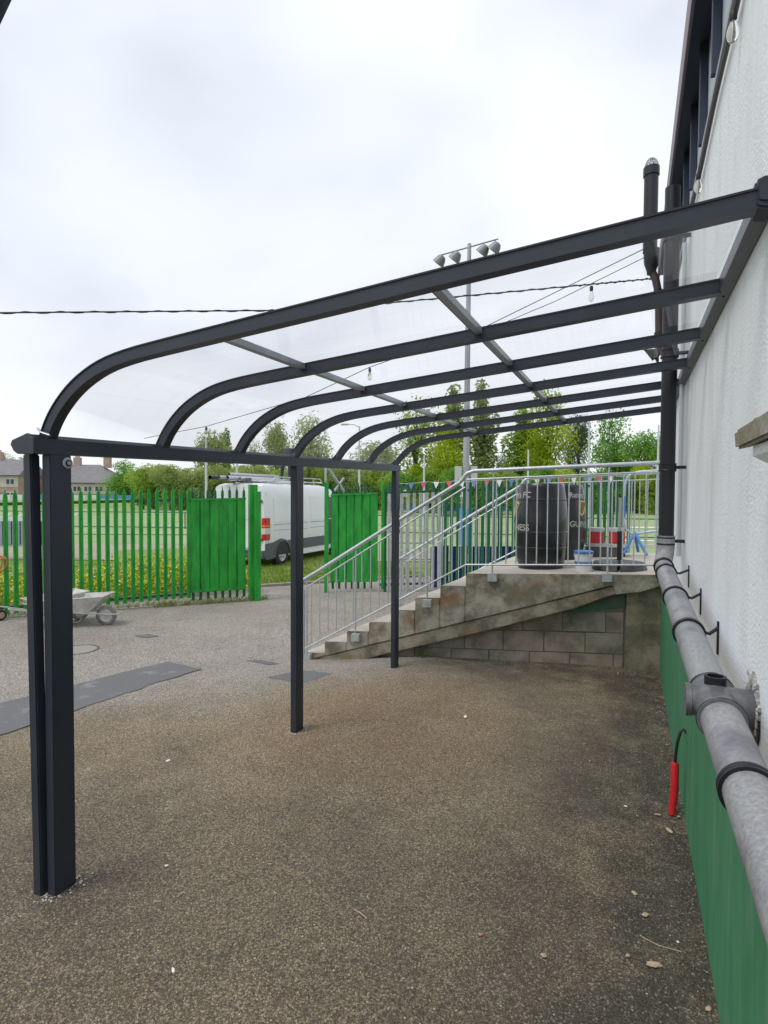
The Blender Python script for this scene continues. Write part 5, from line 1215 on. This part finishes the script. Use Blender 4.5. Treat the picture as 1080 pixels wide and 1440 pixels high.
def trunk_mesh(name, h, r, blobs):
    mb = MB(); mb.tube([(0, 0, -.5), (0.1, .05, h*.3), (-.05, .1, h*.55), (.05, 0, h*.85)], r, 7, radii=[r, r*.8, r*.5, r*.12])
    for b in blobs[::2]: mb.tube([(0, 0, max(h*.15, b[2]*.55)), (b[0]*.5, b[1]*.5, b[2]*.8), (b[0], b[1], b[2])], r*.2, 5, radii=[r*.35, r*.2, r*.06])
    me = bpy.data.meshes.new(name); me.from_pydata(mb.v, [], mb.f); me.materials.append(BARK); me.shade_smooth(); return me
variants = {}
for kind, (fn, h, r, k, n, leaf) in {'round': (round_blobs, 10, 4.6, 34, 9000, .17), 'round_b': (round_blobs, 10, 4.2, 30, 7500, .17), 'poplar': (poplar_blobs, 10, 1.7, 20, 4200, .17), 'sparse': (round_blobs, 10, 4.0, 26, 3000, .17), 'bush': (hedge_blobs, 10, 5.5, 34, 8500, .23)}.items():
    bl_ = fn(h, r, k); variants[kind] = (bl_, h, n, leaf)
meshes = {}
def tree(label, px, top, d, wpx, kind, mt, cat='tree', grp='trees beyond the sports field', name=None, base=-.2):
    bl_, h, n, leaf = variants[kind]; key = (kind, mt.name)
    if key not in meshes: meshes[key] = (crown_mesh('crown', bl_, n, leaf, mt), trunk_mesh('trunk', h, .32, bl_))
    p = at(d, lateral(px, d), base); H_ = hz(top, d)-base; sc = H_/h; half = max(abs(b[0])+b[3] for b in bl_); sw_ = (wpx/2/800*d)/half
    t_ = thing(name or {'poplar': 'poplar_tree', 'bush': 'hedge_bush'}.get(kind, 'leafy_tree'), label, cat, tuple(p), grp, TR.uniform(0, 6.28))
    for nm, me in zip(('crown', 'trunk'), meshes[key]):
        o = bpy.data.objects.new(nm, me); col.objects.link(o); o.parent = t_; o.scale = (sw_, sw_, sc)
    return t_
T = [('bushy mid green tree right of the hipped roof house', 178, 652, 112, 75, 'round', MIDG), ('bright light green tree left of the van tubes', 222, 655, 108, 80, 'round_b', LIGHTG), ('rounded green tree just above the left fence tips', 140, 664, 125, 50, 'round_b', MIDG),
     ('grey green pointed tree rising above the gutter beam', 300, 609, 100, 66, 'round_b', OLIVE), ('narrow dark spire tree above the gutter beam', 317, 601, 104, 20, 'poplar', MIDG),
     ('tall pale leafy tree behind the person on the van', 388, 596, 95, 46, 'round_b', OLIVE), ('broad pale green tree behind the second bay of ribs', 438, 590, 95, 84, 'round', OLIVE), ('small pale tree left of the broad pale green tree', 358, 618, 105, 28, 'sparse', OLIVE),
     ('olive tree low between the curved ribs', 530, 622, 100, 90, 'round_b', OLIVE), ('yellow green tree left of the floodlight mast', 585, 560, 86, 86, 'sparse', LIGHTG), ('feathery yellow tree just left of the mast', 625, 600, 80, 76, 'round', YELG),
     ('tall poplar directly behind the mast', 636, 538, 90, 48, 'poplar', OLIVE), ('tallest poplar right of the mast', 676, 528, 90, 42, 'poplar', OLIVE),
     ('tall yellow green tree behind the barrels', 768, 545, 84, 92, 'round', YELG), ('feathery pale tree beside the yellow green tree', 735, 570, 88, 52, 'poplar', LIGHTG), ('dark conifer between the two brightest trees', 812, 584, 98, 46, 'round_b', DARKG),
     ('large bright green tree right of the lamp column', 862, 583, 88, 84, 'round', MIDG), ('lower green tree touching the black stack', 905, 606, 84, 72, 'round_b', MIDG), ('far right green tree mostly behind the black stack', 950, 600, 86, 66, 'round_b', MIDG), ('dark distant tree in the gap right of the poplar', 705, 640, 130, 40, 'round', DARKG)]
for lab, px, top, d, wpx, kind, mt in T: tree(lab, px, top, d, wpx, kind, mt)
for i, px in enumerate(range(196, 560, 22)):
    tree('pale hedge tree in the continuous belt behind the van and gutter beam', px+TR.uniform(-6, 6), 648+TR.uniform(-6, 6), 88+TR.uniform(-4, 6), 56, 'bush', PALEH if i % 3 else LIGHTG, 'hedge tree', 'hedge trees behind the van')
for i, px in enumerate(range(560, 960, 26)):
    tree('green bush in the dense belt behind the right fence', px+TR.uniform(-6, 6), 648+TR.uniform(-9, 9), 76+TR.uniform(-4, 6), 56, 'bush', [MIDG, YELG, LIGHTG, MIDG][i % 4], 'bush', 'bushes behind the right fence')
for i, px in enumerate(range(-60, 60, 30)):
    tree('tree behind the left terrace roofs', px, 640+6*(i % 2), 150, 50, 'round_b', OLIVE, 'tree', 'trees behind the terraces')
# small plants growing at the block wall and by the field
def plant(label, p, h, n, mt=None):
    t_ = thing('weed_plant', label, 'weed', tuple(p), 'weeds at the block wall')
    mb = MB(); st_ = MB()
    for k in range(n):
        a = rnd.uniform(0, 6.28); tip = Vector(p)+Vector((math.cos(a)*h*.35, math.sin(a)*h*.2-.02, h*rnd.uniform(.5, 1))); st_.tube([Vector(p), (Vector(p)+tip)/2+Vector((0, 0, .02)), tip], .0025, 4)
        for j in range(7):
            c = Vector(p).lerp(tip, .3+.1*j)+Vector((rnd.gauss(0, .015), rnd.gauss(0, .012), rnd.gauss(0, .012))); u_ = Vector((rnd.gauss(0, 1), rnd.gauss(0, 1), rnd.gauss(0, .5))).normalized(); w2 = u_.cross(Vector((rnd.gauss(0, 1), rnd.gauss(0, 1), rnd.gauss(0, 1)))).normalized()
            s_ = rnd.uniform(.012, .024); mb.add([c-u_*s_, c-w2*s_*.6, c+u_*s_, c+w2*s_*.6], [(0, 1, 2, 3)])
    part(mb, 'leaves', leafmat('weed_green', (.08, .22, .02), (.16, .34, .04), scale=8) if 'weed_green' not in bpy.data.materials else bpy.data.materials['weed_green'], t_); part(st_, 'stems', BARK, t_)
plant('leafy green weed at the foot of the block wall beside the far canopy post', S(3.12, .08, -.06), .24, 9)
plant('small green weed at the middle of the block wall foot', S(2.05, .10, -.05), .16, 5)
plant('tiny weed in the block wall joint near its right end', S(.62, .10, -.03), .06, 3)

# ------------------------------------------------------------------ yard details
PATCH = mat('fresh_tarmac_patch', (.165, .166, .17), .85, c2=(.10, .10, .105), scale=150, detail=2, dirt=(.27, .26, .24), dscale=3, dlo=.55, dhi=.7, bump=.7, bscale=140, bdist=.004)
def overlay(name, label, pts, dz=.0015, mt=PATCH):
    n_ = len(pts); c = (sum(p[0] for p in pts)/n_, sum(p[1] for p in pts)/n_); mb = MB()
    mb.v.append((c[0], c[1], G(*c)+dz+.0045)); 
    ring = []
    for i in range(n_):
        a, b = pts[i], pts[(i+1) % n_]
        for k in range(8): t = k/8; ring.append((a[0]+(b[0]-a[0])*t+rnd.gauss(0, .014), a[1]+(b[1]-a[1])*t+rnd.gauss(0, .014)))
    for k in (.33, .66, 1.0):
        for p in ring: x, y = c[0]+(p[0]-c[0])*k, c[1]+(p[1]-c[1])*k; mb.v.append((x, y, G(x, y)+dz+.004))
    m_ = len(ring)
    for i in range(m_): mb.f.append((0, 1+i, 1+(i+1) % m_))
    for r_ in range(2):
        for i in range(m_): mb.f.append((1+r_*m_+i, 1+(r_+1)*m_+i, 1+(r_+1)*m_+(i+1) % m_, 1+r_*m_+(i+1) % m_))
    o = part(mb, name, mt, smooth=True); tag(o, label, None, None, 'structure'); return o
overlay('tarmac_patch', 'dark grey strip of newer tarmac across the yard', [(-7.3, 3.15), (-6.02, 3.80), (-5.62, 5.72), (-4.98, 5.66), (-5.10, 4.6), (-5.2, 3.24), (-5.9, 2.2), (-7.0, 2.2)] if False else [(-6.45, 2.0), (-6.0, 3.79), (-5.62, 5.73), (-4.99, 5.67), (-5.08, 4.4), (-5.2, 3.20), (-5.35, 2.0)])
overlay('tarmac_patch', 'small dark tarmac repair left of the steps', [(-4.05, 5.75), (-3.9, 6.35), (-3.45, 6.30), (-3.5, 5.70)])
overlay('tarmac_patch', 'small dark oval tarmac repair near the middle of the yard', [(-7.2, 6.62), (-7.05, 6.82), (-6.82, 6.78), (-6.88, 6.60)])
overlay('tarmac_patch', 'faint dark repair in front of the steps foot', [(-4.85, 6.42), (-4.75, 6.62), (-4.45, 6.6), (-4.5, 6.4)])
mh = thing('manhole_cover', 'round iron manhole cover flush in the yard behind the first post', 'manhole cover', (-7.2, 5.65, G(-7.2, 5.65)))
zc = G(-7.2, 5.65)+.003
part(MB().lathe((-7.2, 5.65, zc), [(.25, -.02), (.25, .006), (.27, .007), (.27, -.02)], 32, cap=False), 'ring', mat('iron', (.10, .10, .10), .7), mh)
part(MB().lathe((-7.2, 5.65, zc), [(0, .0045), (.24, .0045), (.24, -.02)], 32, cap=False), 'cover', mat('iron_dusty', (.27, .25, .22), .8), mh)
# loose stones and litter
def stone(label, x, y, s_, mt, flatn=.5, grp='stone chips on the tarmac', el=1.3):
    s_ *= .8; bm = bmesh.new(); bmesh.ops.create_icosphere(bm, subdivisions=2, radius=s_)
    for v in bm.verts: v.co = Vector((v.co.x*el, v.co.y, v.co.z*flatn))*(1+rnd.uniform(-.22, .22))
    bmesh.ops.rotate(bm, verts=bm.verts, matrix=Matrix.Rotation(rnd.uniform(0, 3), 3, 'Z'))
    me = bpy.data.meshes.new('stone'); bm.to_mesh(me); bm.free(); me.materials.append(mt); o = bpy.data.objects.new('stone_chip', me); col.objects.link(o)
    o.location = (x, y, G(x, y)+s_*flatn*.6+.004); tag(o, label, 'stone', grp)
SA = mat('stone_buff', (.50, .38, .25), .9, c2=(.36, .27, .18), scale=60); SW = mat('stone_white', (.72, .72, .70), .8); SO = mat('stone_orange', (.50, .19, .10), .9)
for lab, x, y, s_, mt in [('orange brick chip at the lower middle of the tarmac', -.64, 2.68, .010, SO), ('buff stone right of the orange brick chip', -.34, 2.67, .014, SA), ('buff stone near the bottom right below a pair of stones', .02, 2.83, .012, SA),
    ('long pale mortar lump near the green base at bottom right', .13, 2.82, .020, SA), ('larger buff stone of the pair by the green base', .10, 3.15, .017, SA), ('smaller buff stone of the pair by the green base', .05, 3.31, .015, SA),
    ('white chip lying on the tarmac below the steps', -1.47, 5.43, .020, SW), ('white chip behind the middle post on the brown tarmac', -3.42, 3.49, .018, SW), ('bright white chip right of the first post foot', -2.43, 2.46, .011, SW),
    ('pale sliver at the bottom left of the tarmac', -1.85, 1.91, .009, SW), ('white pebble left of the red sleeve', 0.0, 4.26, .011, SW), ('buff flake below the red sleeve', .26, 4.05, .017, SA), ('white pebble beside the green base', .24, 3.02, .007, SW),
    ('buff flake left of the red sleeve foot', .20, 4.23, .013, SA), ('small brown stone far from the wall', -.20, 4.44, .009, SO), ('pale lump at the bottom right corner by the green base', .33, 2.66, .013, SA)]:
    stone(lab, x, y, s_, mt, el=2.2 if 'long' in lab or 'sliver' in lab or 'chip lying' in lab or 'flake' in lab else 1.3)
grit = MB()
for i in range(900):
    if rnd.random() < .6: y = rnd.uniform(2.2, 7.8); x = .385-abs(rnd.gauss(0, .07))
    elif rnd.random() < .5: x = rnd.uniform(-2.6, .35); y = 7.85-.16*(.39-x)-abs(rnd.gauss(0, .10))
    else: x = rnd.uniform(-2.8, .3); y = rnd.uniform(1.8, 7)
    s_ = rnd.uniform(.002, .007)*(1 if y < 4 else 1.5); p = Vector((x, y, G(x, y)+.004+s_*.4))
    v = [p+Vector((rnd.uniform(-1, 1), rnd.uniform(-1, 1), rnd.uniform(-.2, .9)))*s_*1.4 for _ in range(4)]
    grit.add(v, [(0, 1, 2), (0, 2, 3), (0, 3, 1), (1, 3, 2)])
o = part(grit, 'grit', mat('grit', (.36, .31, .24), .9, c2=(.16, .15, .13), scale=40)); tag(o, 'loose grit and crumbs along the foot of the wall and steps', None, None, 'stuff')
# dry stalks on the ground by the wall
stk = part(MB().tube([(.08, 2.98, G(.1, 3)+.008), (.15, 2.95, G(.1, 3)+.012), (.25, 2.955, G(.2, 3)+.008)], .0022, 5), 'dry_stalk', SA, loc=(.15, 2.95, G(.15, 2.95)))
tag(stk, 'thin dry stalk lying by the green base near the bottom right', 'stalk')
stk = part(MB().tube([(-1.28, 2.58, G(-1.2, 2.6)+.008), (-1.24, 2.57, G(-1.2, 2.6)+.01), (-1.19, 2.55, G(-1.2, 2.6)+.007)], .0028, 5), 'dry_stalk', SA, loc=(-1.24, 2.57, G(-1.24, 2.57)))
tag(stk, 'short pale twig in the lower middle of the tarmac', 'stalk')
